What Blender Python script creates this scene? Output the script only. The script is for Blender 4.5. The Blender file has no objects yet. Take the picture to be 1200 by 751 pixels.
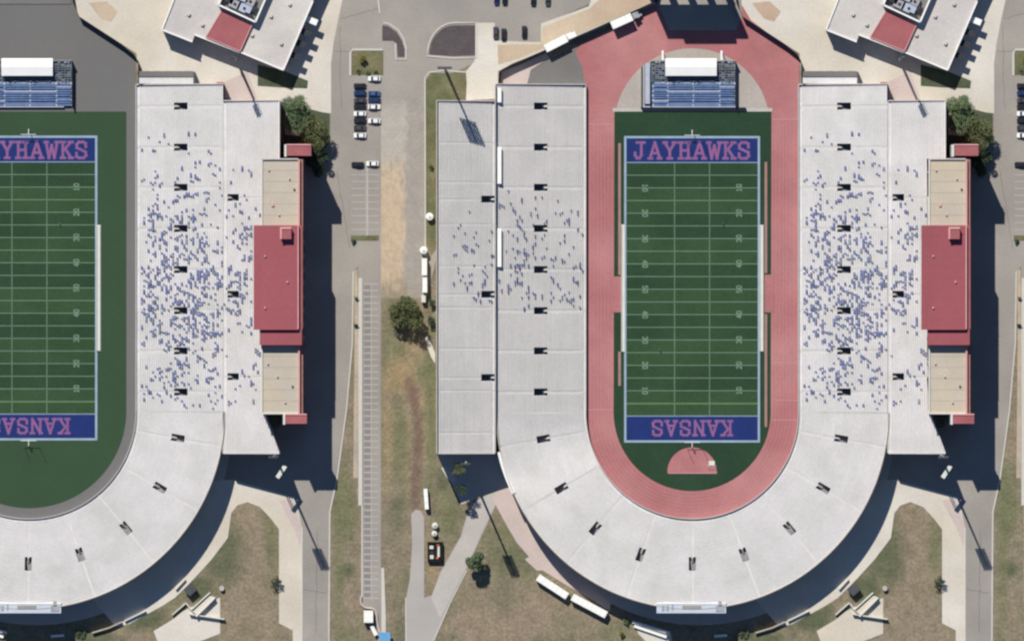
import bpy, bmesh, math, random
import numpy as np
from mathutils import Vector, Matrix
from mathutils.geometry import tessellate_polygon
from mathutils import noise as mn

random.seed(7)
R = math.radians
S = 0.31                       # metres covered by one unit of the site plan
SC = bpy.context.scene
COL = SC.collection

# ------------------------------------------------------------------ camera, sky, sun, exposure
cam = bpy.data.cameras.new('camera'); cam_ob = bpy.data.objects.new('camera', cam); COL.objects.link(cam_ob)
cam_ob.location = (0, 0, 4000); cam_ob.rotation_euler = (0, 0, 0)
cam.sensor_width = 36; cam.lens = 36 * 4000 / (1200 * S); cam.clip_start = 10; cam.clip_end = 9000
SC.camera = cam_ob

SUN_EL = R(45); SUN_DIR = Vector((-0.40, 0.917, 0)).normalized()      # where the sun stands
w = bpy.data.worlds.new('World'); SC.world = w; w.use_nodes = True
nt = w.node_tree
sky = nt.nodes.new('ShaderNodeTexSky'); sky.sky_type = 'NISHITA'; sky.sun_disc = False
sky.sun_elevation = SUN_EL; sky.sun_rotation = math.atan2(SUN_DIR.x, SUN_DIR.y) % (2 * math.pi)
sky.altitude = 300; sky.air_density = 1.0; sky.dust_density = 0.1; sky.ozone_density = 6.0
bg = nt.nodes['Background']; bg.inputs['Strength'].default_value = 0.065
nt.links.new(sky.outputs['Color'], bg.inputs['Color'])
sun = bpy.data.lights.new('sun', 'SUN'); sun.energy = 4.6; sun.angle = R(0.5); sun.color = (1.0, 0.95, 0.86)
sun_ob = bpy.data.objects.new('sun', sun); COL.objects.link(sun_ob)
d = Vector((SUN_DIR.x * math.cos(SUN_EL), SUN_DIR.y * math.cos(SUN_EL), math.sin(SUN_EL)))
sun_ob.rotation_euler = d.to_track_quat('Z', 'Y').to_euler(); sun_ob.location = d * 500
SC.view_settings.view_transform = 'Standard'; SC.view_settings.look = 'None'
SC.view_settings.exposure = 0.2; SC.view_settings.gamma = 1.0; SC.view_settings.use_curve_mapping = False
SC.cycles.pixel_filter_type = 'BLACKMAN_HARRIS'
SC.cycles.filter_width = 2.4

# ------------------------------------------------------------------ helpers
def X(px): return (px - 600) * S
def Y(py): return (375.5 - py) * S
def P(px, py, z=0.0): return Vector((X(px), Y(py), z))
def lin(c): c /= 255.0; return c / 12.92 if c <= 0.04045 else ((c + 0.055) / 1.055) ** 2.4
def rgb(r, g, b, k=1.0): return (lin(r) * k, lin(g) * k, lin(b) * k, 1.0)

MATS = {}
def mat(name, color, vary=0.12, scale=0.25, rough=0.85, fine=0.06, fine_scale=4.0, tint=None, metal=0.0, coords='Object', stretch=None, attr=None, rows=0.0):
    """matt surface: base colour broken up by two sizes of noise, a soft second tint and a little relief"""
    m = bpy.data.materials.new(name); m.use_nodes = True; n = m.node_tree; N = n.nodes; L = n.links
    b = N['Principled BSDF']; b.inputs['Roughness'].default_value = rough; b.inputs['Metallic'].default_value = metal
    b.inputs['Specular IOR Level'].default_value = 0.25
    g = N.new('ShaderNodeNewGeometry')
    pos = g.outputs['Position']
    if stretch:
        mp = N.new('ShaderNodeMapping'); mp.inputs['Scale'].default_value = stretch; L.new(pos, mp.inputs['Vector']); pos = mp.outputs['Vector']
    n1 = N.new('ShaderNodeTexNoise'); n1.inputs['Scale'].default_value = scale; n1.inputs['Detail'].default_value = 5; n1.inputs['Roughness'].default_value = 0.6
    n2 = N.new('ShaderNodeTexNoise'); n2.inputs['Scale'].default_value = fine_scale; n2.inputs['Detail'].default_value = 3
    L.new(pos, n1.inputs['Vector']); L.new(pos, n2.inputs['Vector'])
    if attr:
        base = N.new('ShaderNodeAttribute'); base.attribute_name = attr; base = base.outputs['Color']
    else:
        base = N.new('ShaderNodeRGB'); base.outputs[0].default_value = color; base = base.outputs[0]
    if rows:
        n4 = N.new('ShaderNodeTexNoise'); n4.inputs['Scale'].default_value = 1.0; n4.inputs['Detail'].default_value = 2
        mp4 = N.new('ShaderNodeMapping'); mp4.inputs['Scale'].default_value = (.03, .03, 5.0); L.new(g.outputs['Position'], mp4.inputs['Vector']); L.new(mp4.outputs['Vector'], n4.inputs['Vector'])
        r4 = N.new('ShaderNodeMapRange'); r4.inputs['From Min'].default_value = 0.3; r4.inputs['From Max'].default_value = 0.7; r4.inputs['To Min'].default_value = 1 - rows; r4.inputs['To Max'].default_value = 1 + rows
        L.new(n4.outputs['Fac'], r4.inputs['Value']); v4 = N.new('ShaderNodeVectorMath'); v4.operation = 'SCALE'
        L.new(base, v4.inputs[0]); L.new(r4.outputs['Result'], v4.inputs['Scale']); base = v4.outputs[0]
    if tint:
        n3 = N.new('ShaderNodeTexNoise'); n3.inputs['Scale'].default_value = scale * 0.45; n3.inputs['Detail'].default_value = 4
        L.new(pos, n3.inputs['Vector'])
        r3 = N.new('ShaderNodeMapRange'); r3.inputs['From Min'].default_value = 0.42; r3.inputs['From Max'].default_value = 0.62
        L.new(n3.outputs['Fac'], r3.inputs['Value'])
        mx3 = N.new('ShaderNodeMix'); mx3.data_type = 'RGBA'; mx3.inputs['B'].default_value = tint
        L.new(r3.outputs['Result'], mx3.inputs['Factor']); L.new(base, mx3.inputs['A']); base = mx3.outputs['Result']
    def mul(colour, noise, amt):
        r = N.new('ShaderNodeMapRange'); r.inputs['From Min'].default_value = 0.3; r.inputs['From Max'].default_value = 0.7
        r.inputs['To Min'].default_value = 1 - amt; r.inputs['To Max'].default_value = 1 + amt
        L.new(noise.outputs['Fac'], r.inputs['Value'])
        v = N.new('ShaderNodeVectorMath'); v.operation = 'SCALE'
        L.new(colour, v.inputs[0]); L.new(r.outputs['Result'], v.inputs['Scale']); return v.outputs[0]
    c = mul(base, n1, vary); c = mul(c, n2, fine)
    L.new(c, b.inputs['Base Color'])
    bu = N.new('ShaderNodeBump'); bu.inputs['Strength'].default_value = 0.25; bu.inputs['Distance'].default_value = 0.05
    L.new(n2.outputs['Fac'], bu.inputs['Height']); L.new(bu.outputs['Normal'], b.inputs['Normal'])
    MATS[name] = m; return m

def glassy(name, color, rough=0.15, spec=0.5):
    m = mat(name, color, 0.05, 1.0, rough, 0.02); m.node_tree.nodes['Principled BSDF'].inputs['Specular IOR Level'].default_value = spec; return m

M = dict(
    gravel=mat('gravel', None, 0.08, 0.22, 0.95, 0.08, 0.9, attr='tone'),
    stall=mat('worn_stall_asphalt', rgb(142, 137, 136, .82), 0.08, 0.08, 0.9, 0.06, 1.5),
    ground=mat('grassy_soil', None, 0.18, 0.22, 0.95, 0.22, 0.9, attr='tone'),
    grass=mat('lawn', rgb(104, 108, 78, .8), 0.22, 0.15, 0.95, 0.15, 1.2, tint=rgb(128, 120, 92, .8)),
    darkgrass=mat('dark_lawn', rgb(84, 92, 72, .8), 0.22, 0.2, 0.95, 0.15, 1.2),  # deeper, duller green than the other lawn
    asphalt=mat('asphalt', rgb(155, 149, 143, .85), 0.09, 0.06, 0.9, 0.07, 1.5, tint=rgb(165, 159, 151, .85)),
    asphalt_lav=mat('pale_asphalt', rgb(178, 172, 168, .85), 0.06, 0.08, 0.9, 0.05, 1.5),
    asphalt_dark=mat('worn_asphalt', rgb(118, 116, 114, .9), 0.08, 0.08, 0.9, 0.06, 1.5),
    mulch=mat('dark_mulch', rgb(90, 84, 86, .85), 0.15, 0.3, 0.95, 0.2, 2.0),
    cream=mat('cream_concrete', rgb(214, 208, 198, .85), 0.08, 0.07, 0.85, 0.06, 1.2, tint=rgb(208, 199, 184, .85)),
    tan=mat('tan_paving', rgb(200, 182, 158, .85), 0.08, 0.08, 0.85, 0.06, 1.2, tint=rgb(192, 168, 146, .85)),
    pinkish=mat('rosy_paving', rgb(200, 184, 178, .85), 0.07, 0.1, 0.85, 0.05, 1.2),
    lightcon=mat('light_concrete', rgb(188, 182, 176, .85), 0.08, 0.1, 0.85, 0.06, 1.2),
    kerb=mat('kerb_concrete', rgb(205, 202, 194, .85), 0.05, 0.4, 0.85, 0.05, 2.0),
    dirt=mat('bare_dirt', rgb(190, 172, 150, .85), 0.12, 0.12, 0.95, 0.1, 1.2, tint=rgb(174, 164, 150, .85)),
    line=mat('road_paint', rgb(192, 188, 184, .74), 0.1, 0.6, 0.7, 0.08),
    fieldline=mat('field_paint', rgb(138, 170, 146, .66), 0.1, 0.3, 0.8, 0.08),
    turf=mat('field_turf', rgb(44, 70, 48, .80), 0.16, 0.05, 0.9, 0.12, 1.2, tint=rgb(50, 76, 50, .76)),
    turf_band=mat('field_turf_pale_band', rgb(52, 79, 52, .84), 0.14, 0.05, 0.9, 0.12, 1.2, tint=rgb(55, 82, 52, .76)),
    turf_edge=mat('border_turf', rgb(42, 68, 48, .80), 0.15, 0.06, 0.9, 0.12, 1.2),
    turf_flat=mat('plain_border_turf', rgb(57, 82, 58, .78), 0.05, 0.05, 0.9, 0.05, 1.2),
    endzone=mat('blue_paint', rgb(33, 54, 122, .66), 0.12, 0.12, 0.85, 0.1, 1.5),
    letter=mat('crimson_paint', rgb(160, 94, 142, .74), 0.12, 0.3, 0.85, 0.1),
    letter_edge=mat('pale_letter_paint', rgb(112, 104, 160, .75), 0.1, 0.3, 0.85, 0.1),
    border=mat('field_border_paint', rgb(150, 172, 190, .85), 0.12, 0.2, 0.85, 0.1),
    yellow=mat('yellow_line_paint', rgb(90, 118, 62, .8), 0.1, 0.3, 0.85, 0.1),
    track=mat('red_rubber', rgb(178, 114, 116, .80), 0.11, 0.07, 0.9, 0.07, 1.2, tint=rgb(188, 130, 130, .80)),
    trackline=mat('lane_paint', rgb(198, 144, 146, .85), 0.1, 0.3, 0.85, 0.1),
    grey_track=mat('grey_rubber', rgb(118, 117, 116, .8), 0.03, 0.05, 0.9, 0.04, 1.2),
    dzone=mat('beige_infield', rgb(176, 168, 160, .85), 0.09, 0.08, 0.9, 0.07, 1.2),
    runway=mat('runway_rubber', rgb(160, 124, 118, .9), 0.1, 0.3, 0.9, 0.08),
    white=mat('white_paint', (0.80, 0.80, 0.78, 1), 0.04, 0.3, 0.5, 0.03),
    tarp=mat('off_white_cover', (0.60, 0.60, 0.55, 1), 0.06, 0.3, 0.7, 0.04),
    tread_w=mat('grey_seating_concrete', rgb(217, 214, 211, .87), 0.07, 0.10, 0.85, 0.05, 1.0, tint=rgb(204, 203, 199, .86), rows=.05),
    tread_e=mat('white_seating_concrete', rgb(222, 219, 219, .85), 0.06, 0.16, 0.85, 0.06, 1.0, tint=rgb(208, 207, 203, .85), rows=.035),
    bench_w=mat('grey_bench_metal', rgb(223, 220, 217, .87), 0.07, 0.12, 0.6, 0.10, 1.5, rows=.05),
    bench_e=mat('white_bench_metal', rgb(225, 223, 224, .85), 0.07, 0.12, 0.6, 0.10, 1.5, rows=.035),
    aisle=mat('aisle_concrete', rgb(212, 210, 208, .84), 0.08, 0.3, 0.85, 0.08),
    wallcon=mat('wall_concrete', rgb(200, 196, 196, .85), 0.1, 0.3, 0.85, 0.06),
    pitfloor=mat('pit_concrete', rgb(150, 150, 154, .85), 0.15, 0.5, 0.9, 0.1),  # floor of each stand opening, darker grey than its walls
    black=mat('black_rubber', (0.012, 0.012, 0.014, 1), 0.1, 1.0, 0.8, 0.05),
    darkmetal=mat('dark_metal', (0.035, 0.037, 0.045, 1), 0.2, 0.5, 0.5, 0.1),
    greymetal=mat('grey_metal', (0.32, 0.32, 0.34, 1), 0.15, 0.4, 0.5, 0.1),
    fence=mat('fence_screen', (0.07, 0.075, 0.08, 1), 0.2, 0.3, 0.9, 0.1),
    roof_red=mat('red_roof', rgb(166, 90, 98, .76), 0.08, 0.08, 0.7, 0.05, 1.5, stretch=(1, 0.3, 1)),
    roof_red2=mat('faded_red_roof', rgb(172, 102, 106, .76), 0.12, 0.15, 0.8, 0.08, 1.5),
    roof_pink=mat('pink_coping', rgb(212, 158, 158, .88), 0.08, 0.2, 0.7, 0.05),
    roof_tan=mat('tan_roof', rgb(192, 183, 168, .85), 0.06, 0.10, 0.8, 0.06, 1.5, tint=rgb(200, 184, 160, .88)),
    coping_joint=mat('roof_joint', rgb(170, 160, 146, .8), 0.1, 0.3, 0.8, 0.06),
    roof_grey=mat('pale_grey_roof', rgb(196, 190, 188, .87), 0.07, 0.10, 0.8, 0.06, 1.2, tint=rgb(204, 200, 192, .87)),
    brick=mat('brick_wall', (0.30, 0.16, 0.13, 1), 0.15, 0.5, 0.9, 0.1),
    stone=mat('limestone_wall', (0.42, 0.38, 0.32, 1), 0.12, 0.3, 0.9, 0.08),
    glass=glassy('window_glass', (0.02, 0.03, 0.045, 1)),
    seat_blue=mat('blue_seats', rgb(104, 128, 172, .85), 0.2, 0.5, 0.6, 0.15),
    seat_grey=mat('dark_grey_seats', rgb(112, 120, 130, .85), 0.3, 0.8, 0.6, 0.25, 2.0),
    aluminium=mat('aluminium', rgb(176, 186, 204, .87), 0.08, 0.5, 0.5, 0.08),
    leaf=mat('green_leaves', (0.16, 0.21, 0.105, 1), 0.35, 0.5, 0.8, 0.25, 3.0, tint=(0.10, 0.15, 0.08, 1)),
    leaf_olive=mat('olive_leaves', (0.155, 0.17, 0.08, 1), 0.35, 0.5, 0.8, 0.25, 3.0, tint=(0.10, 0.125, 0.05, 1)),
    leaf_dark=mat('dark_leaves', (0.06, 0.09, 0.055, 1), 0.35, 0.5, 0.8, 0.25, 3.0),
    leaf_yellow=mat('yellow_leaves', (0.19, 0.15, 0.03, 1), 0.3, 0.5, 0.8, 0.2, 3.0),
    bark=mat('bark', (0.10, 0.075, 0.055, 1), 0.2, 2.0, 0.95, 0.2),
    car_white=glassy('white_car_paint', (0.78, 0.78, 0.78, 1), 0.3),
    car_black=glassy('black_car_paint', (0.02, 0.02, 0.024, 1), 0.25),
    car_navy=glassy('navy_car_paint', (0.018, 0.04, 0.12, 1), 0.25),
    car_grey=glassy('dark_grey_car_paint', (0.06, 0.062, 0.07, 1), 0.3),
    car_blue=glassy('blue_car_paint', (0.05, 0.10, 0.22, 1), 0.3),
    skin=mat('skin', (0.42, 0.27, 0.19, 1), 0.05, 3, 0.7, 0.03),
    hair=mat('hair', (0.26, 0.22, 0.22, 1), 0.1, 3, 0.8, 0.1),
    s_blue=mat('blue_shirt_cloth', (0.16, 0.29, 0.80, 1), 0.1, 1, 0.9, 0.05),
    s_navy=mat('navy_shirt_cloth', (0.11, 0.16, 0.44, 1), 0.1, 1, 0.9, 0.05),
    s_plum=mat('purple_shirt_cloth', (0.34, 0.27, 0.62, 1), 0.1, 1, 0.9, 0.05),
    s_grey=mat('pale_blue_shirt_cloth', (0.55, 0.66, 0.80, 1), 0.1, 1, 0.9, 0.05),
    denim=mat('denim', (0.26, 0.31, 0.50, 1), 0.1, 1, 0.9, 0.05),
    signboard=mat('pale_sign_board', rgb(196, 208, 222, .84), 0.05, 0.3, 0.6, 0.05),
    pool=mat('bright_blue_cover', (0.12, 0.32, 0.55, 1), 0.1, 0.5, 0.6, 0.05),
    orange=mat('orange_paint', (0.55, 0.13, 0.10, 1), 0.1, 0.5, 0.6, 0.05),
)

def link(name, me, m, parent=None, kind=None, loc=None):
    o = bpy.data.objects.new(name, me)
    if m is not None and len(me.materials) == 0:
        for q in (m if isinstance(m, (list, tuple)) else [m]): me.materials.append(q)
    COL.objects.link(o)
    if parent is not None: o.parent = parent
    if kind: o['kind'] = kind
    if loc is not None: o.location = loc
    return o
def tag(o, label, cat, group=None, kind=None):
    o['label'] = label; o['category'] = cat
    if group: o['group'] = group
    if kind: o['kind'] = kind
    return o
def thing(name, label, cat, loc=(0, 0, 0), rz=0, group=None):
    o = bpy.data.objects.new(name, None); COL.objects.link(o); o.location = loc; o.rotation_euler = (0, 0, rz)
    o.empty_display_size = 1
    return tag(o, label, cat, group)
def copy_tree(o, parent=None):
    c = o.copy(); COL.objects.link(c); c.parent = parent
    for ch in list(o.children): copy_tree(ch, c)
    return c

class MB:
    """collects faces in world or local coordinates"""
    def __init__(s): s.v = []; s.f = []; s.m = []
    def face(s, pts, mi=0):
        i = len(s.v); s.v += [tuple(p) for p in pts]; s.f.append(tuple(range(i, i + len(pts)))); s.m.append(mi)
    def mesh(s, name='part'):
        me = bpy.data.meshes.new(name); me.from_pydata(s.v, [], s.f)
        me.polygons.foreach_set('material_index', s.m); me.update(); return me
    def build(s, name, m, parent=None, kind=None, weld=False, loc=None):
        me = s.mesh(name)
        if weld:
            bm = bmesh.new(); bm.from_mesh(me); bmesh.ops.remove_doubles(bm, verts=bm.verts, dist=1e-4)
            bmesh.ops.recalc_face_normals(bm, faces=bm.faces); bm.to_mesh(me); bm.free()
        return link(name, me, m, parent, kind, loc)
    def box(s, x0, x1, y0, y1, z0, z1, mi=0, rot=0, c=(0, 0)):
        ca, sa = math.cos(rot), math.sin(rot)
        def T(x, y, z): return (c[0] + x * ca - y * sa, c[1] + x * sa + y * ca, z)
        a = [T(x0, y0, z0), T(x1, y0, z0), T(x1, y1, z0), T(x0, y1, z0), T(x0, y0, z1), T(x1, y0, z1), T(x1, y1, z1), T(x0, y1, z1)]
        for q in ((0, 3, 2, 1), (4, 5, 6, 7), (0, 1, 5, 4), (1, 2, 6, 5), (2, 3, 7, 6), (3, 0, 4, 7)): s.face([a[k] for k in q], mi)
    def pbox(s, px0, px1, py0, py1, z0, z1, mi=0):
        s.box(X(px0), X(px1), Y(py1), Y(py0), z0, z1, mi)
    def tube(s, a, b, r0, r1, n=8, mi=0, cap=True):
        a = Vector(a); b = Vector(b); ax = (b - a).normalized()
        u = ax.orthogonal().normalized(); v = ax.cross(u)
        A = [a + (u * math.cos(t) + v * math.sin(t)) * r0 for t in [2 * math.pi * k / n for k in range(n)]]
        B = [b + (u * math.cos(t) + v * math.sin(t)) * r1 for t in [2 * math.pi * k / n for k in range(n)]]
        for k in range(n): s.face([A[k], A[(k + 1) % n], B[(k + 1) % n], B[k]], mi)
        if cap: s.face(A[::-1], mi); s.face(B, mi)
    def prism(s, pts, z0, z1, mi=0, side_mi=None, top=True):
        """pts: plan points in world xy"""
        side_mi = mi if side_mi is None else side_mi
        V = [Vector((p[0], p[1], 0)) for p in pts]
        if top:
            for t in tessellate_polygon([V]): s.face([(V[k].x, V[k].y, z1) for k in t], mi)
        n = len(V)
        if z0 is not None:
            for k in range(n):
                a, b = V[k], V[(k + 1) % n]
                s.face([(a.x, a.y, z0), (b.x, b.y, z0), (b.x, b.y, z1), (a.x, a.y, z1)], side_mi)

def pl(pts, dx=0): return [(X(p[0] + dx), Y(p[1])) for p in pts]
def smooth(pts, it=2, closed=True):
    for _ in range(it):
        q = []; n = len(pts); rng = range(n) if closed else range(n - 1)
        if not closed: q.append(pts[0])
        for k in rng:
            a, b = pts[k], pts[(k + 1) % n]
            q.append((a[0] * .75 + b[0] * .25, a[1] * .75 + b[1] * .25)); q.append((a[0] * .25 + b[0] * .75, a[1] * .25 + b[1] * .75))
        if not closed: q.append(pts[-1])
        pts = q
    return pts
def sheet(name, pts, z, m, dx=0, parent=None, kind='structure', skirt=None):
    b = MB(); b.prism(pl(pts, dx), z - (skirt or 0.02), z)
    o = b.build(name, M[m], parent, None if parent else kind, weld=True)
    return o
def ribbon(mb, pts, wpx, z, closed=False, h=None, mi=0):
    """a strip of constant width along a plan polyline; with h it is a solid bar from z-h to z"""
    W = [Vector((X(p[0]), Y(p[1]))) for p in pts]; n = len(W); L = []; Rr = []
    for k in range(n):
        a = W[k - 1] if (k > 0 or closed) else W[k]; b = W[(k + 1) % n] if (k < n - 1 or closed) else W[k]
        t = (b - a).normalized(); nn = Vector((-t.y, t.x)) * (wpx * S / 2)
        L.append(W[k] + nn); Rr.append(W[k] - nn)
    for k in range(n if closed else n - 1):
        j = (k + 1) % n
        mb.face([(L[k].x, L[k].y, z), (Rr[k].x, Rr[k].y, z), (Rr[j].x, Rr[j].y, z), (L[j].x, L[j].y, z)], mi)
        if h:
            mb.face([(L[k].x, L[k].y, z), (L[j].x, L[j].y, z), (L[j].x, L[j].y, z - h), (L[k].x, L[k].y, z - h)], mi)
            mb.face([(Rr[k].x, Rr[k].y, z), (Rr[j].x, Rr[j].y, z), (Rr[j].x, Rr[j].y, z - h), (Rr[k].x, Rr[k].y, z - h)], mi)
def kerb(pts, dx=0, closed=False, wpx=1.6, h=0.13, z=0.28):
    b = MB(); ribbon(b, [(p[0] + dx, p[1]) for p in pts], wpx, z, closed, h); return b.build('kerb', M['kerb'], None, 'structure')
def rough(pts, amp=.8, step=4.0, seed=0):
    q = random.Random(seed + len(pts)); out = []; n = len(pts)
    for k in range(n):
        a, b = pts[k], pts[(k + 1) % n]; L = math.hypot(b[0] - a[0], b[1] - a[1]); m_ = max(1, int(L / step))
        for j in range(m_): out.append((a[0] + (b[0] - a[0]) * j / m_ + q.uniform(-amp, amp), a[1] + (b[1] - a[1]) * j / m_ + q.uniform(-amp, amp)))
    return out
def arc(cx, cy, r, a0, a1, n=40):
    return [(cx + r * math.cos(R(a0 + (a1 - a0) * k / n)), cy + r * math.sin(R(a0 + (a1 - a0) * k / n))) for k in range(n + 1)]

DXR = 777      # the right stadium repeats the left one this far east on the plan

# ------------------------------------------------------------------ ground sheet (one grid, tone stored per vertex)
def build_ground():
    xs = np.concatenate([np.array([-12000, -4000, -1500, -500, -150]), np.arange(-40, 1241, 3.0), np.array([1350, 1800, 3000, 5500, 13000])])
    ys = np.concatenate([np.array([-12000, -4000, -1500, -500, -150]), np.arange(-40, 792, 3.0), np.array([900, 1300, 2500, 5000, 13000])])
    gx, gy = np.meshgrid(xs, ys); nx, ny = len(xs), len(ys)
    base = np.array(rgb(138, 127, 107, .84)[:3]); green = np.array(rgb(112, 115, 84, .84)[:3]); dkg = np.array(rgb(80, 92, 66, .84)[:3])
    brown = np.array(rgb(146, 132, 112, .84)[:3]); red = np.array(rgb(122, 100, 88, .84)[:3]); tan = np.array(rgb(160, 140, 108, .84)[:3])
    nz = np.zeros_like(gx); nz2 = np.zeros_like(gx)
    for j in range(ny):
        for i in range(nx):
            x, y = gx[j, i], gy[j, i]
            nz[j, i] = mn.noise(Vector((x * .022, y * .022, 3))) + .5 * mn.noise(Vector((x * .06, y * .06, 9)))
            nz2[j, i] = mn.noise(Vector((x * .05, y * .05, 30))) + .6 * mn.noise(Vector((x * .15, y * .15, 1)))
    col = np.zeros((ny, nx, 3)) + base
    def mixin(c, wgt):
        wgt = np.clip(wgt, 0, 1)[..., None]; col[:] = col * (1 - wgt) + c * wgt
    mixin(green, nz * 1.0 - .02); mixin(brown, (-nz) * 1.4); mixin(dkg, nz2 * .8 - .25)
    def blob(cx, cy, rx, ry, c, s=1.0, soft=.45):
        d = np.sqrt(((gx - cx) / rx) ** 2 + ((gy - cy) / ry) ** 2) + nz2 * .35
        mixin(c, s * np.clip((1 + soft - d) / (2 * soft), 0, 1))
    for dx in (0, 777):
        blob(287 + dx, 640, 22, 60, brown, .8); blob(262 + dx, 650, 22, 40, dkg, .7); blob(318 + dx, 640, 8, 30, green, .7)
        blob(290 + dx, 720, 40, 30, brown, .8); blob(235 + dx, 690, 18, 16, dkg, .8); blob(170 + dx, 725, 25, 14, dkg, .8); blob(110 + dx, 748, 30, 8, dkg, .7)
        blob(404 + dx, 590, 12, 40, green, .8); blob(405 + dx, 700, 14, 22, brown, .6); blob(406 + dx, 668, 9, 8, dkg, .8)
        blob(398 + dx, 640, 7, 120, green, .6); blob(425 + dx, 100, 20, 14, green, .5)
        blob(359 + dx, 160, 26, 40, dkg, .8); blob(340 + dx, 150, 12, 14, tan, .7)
    blob(460, 400, 14, 40, green, .6); blob(470, 440, 16, 22, tan, .9); [blob(x, y, 5.5, 13, red, .8) for x, y in ((479, 452), (484, 464), (488, 480), (490, 498), (490, 516), (489, 534), (488, 552), (487, 570), (487, 586))]; [blob(x, y, 2.2, 14, tan, .7) for x, y in ((496, 470), (499, 500), (499, 530), (478, 500), (477, 530), (476, 560))]; blob(486, 400, 16, 24, tan, .5)
    blob(468, 520, 10, 60, green, .7); blob(455, 520, 6, 70, tan, .5); blob(505, 470, 7, 90, green, .8)
    blob(462, 640, 14, 70, base, .7); blob(464, 600, 10, 20, dkg, .5); blob(470, 735, 10, 22, dkg, .5)
    blob(527, 600, 18, 26, green, .8); blob(520, 560, 8, 16, dkg, .6); blob(507, 660, 8, 30, tan, .5)
    blob(590, 640, 26, 30, green, .5); blob(600, 655, 30, 14, dkg, .4); blob(620, 725, 80, 24, brown, .9); blob(570, 735, 40, 24, brown, .8)
    blob(665, 730, 18, 8, green, .4); blob(590, 700, 16, 20, dkg, .3); blob(720, 740, 30, 12, green, .5)
    verts = np.stack([(gx - 600) * S, (375.5 - gy) * S, np.zeros_like(gx)], -1).reshape(-1, 3)
    idx = np.arange(nx * ny).reshape(ny, nx)
    f = np.stack([idx[1:, :-1], idx[1:, 1:], idx[:-1, 1:], idx[:-1, :-1]], -1).reshape(-1, 4)
    me = bpy.data.meshes.new('ground'); me.from_pydata(verts.tolist(), [], f.tolist()); me.update()
    at = me.color_attributes.new('tone', 'FLOAT_COLOR', 'POINT')
    c4 = np.ones((nx * ny, 4), dtype=np.float32); c4[:, :3] = col.reshape(-1, 3); at.data.foreach_set('color', c4.ravel())
    link('ground', me, M['ground'], None, 'structure')
build_ground()

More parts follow.
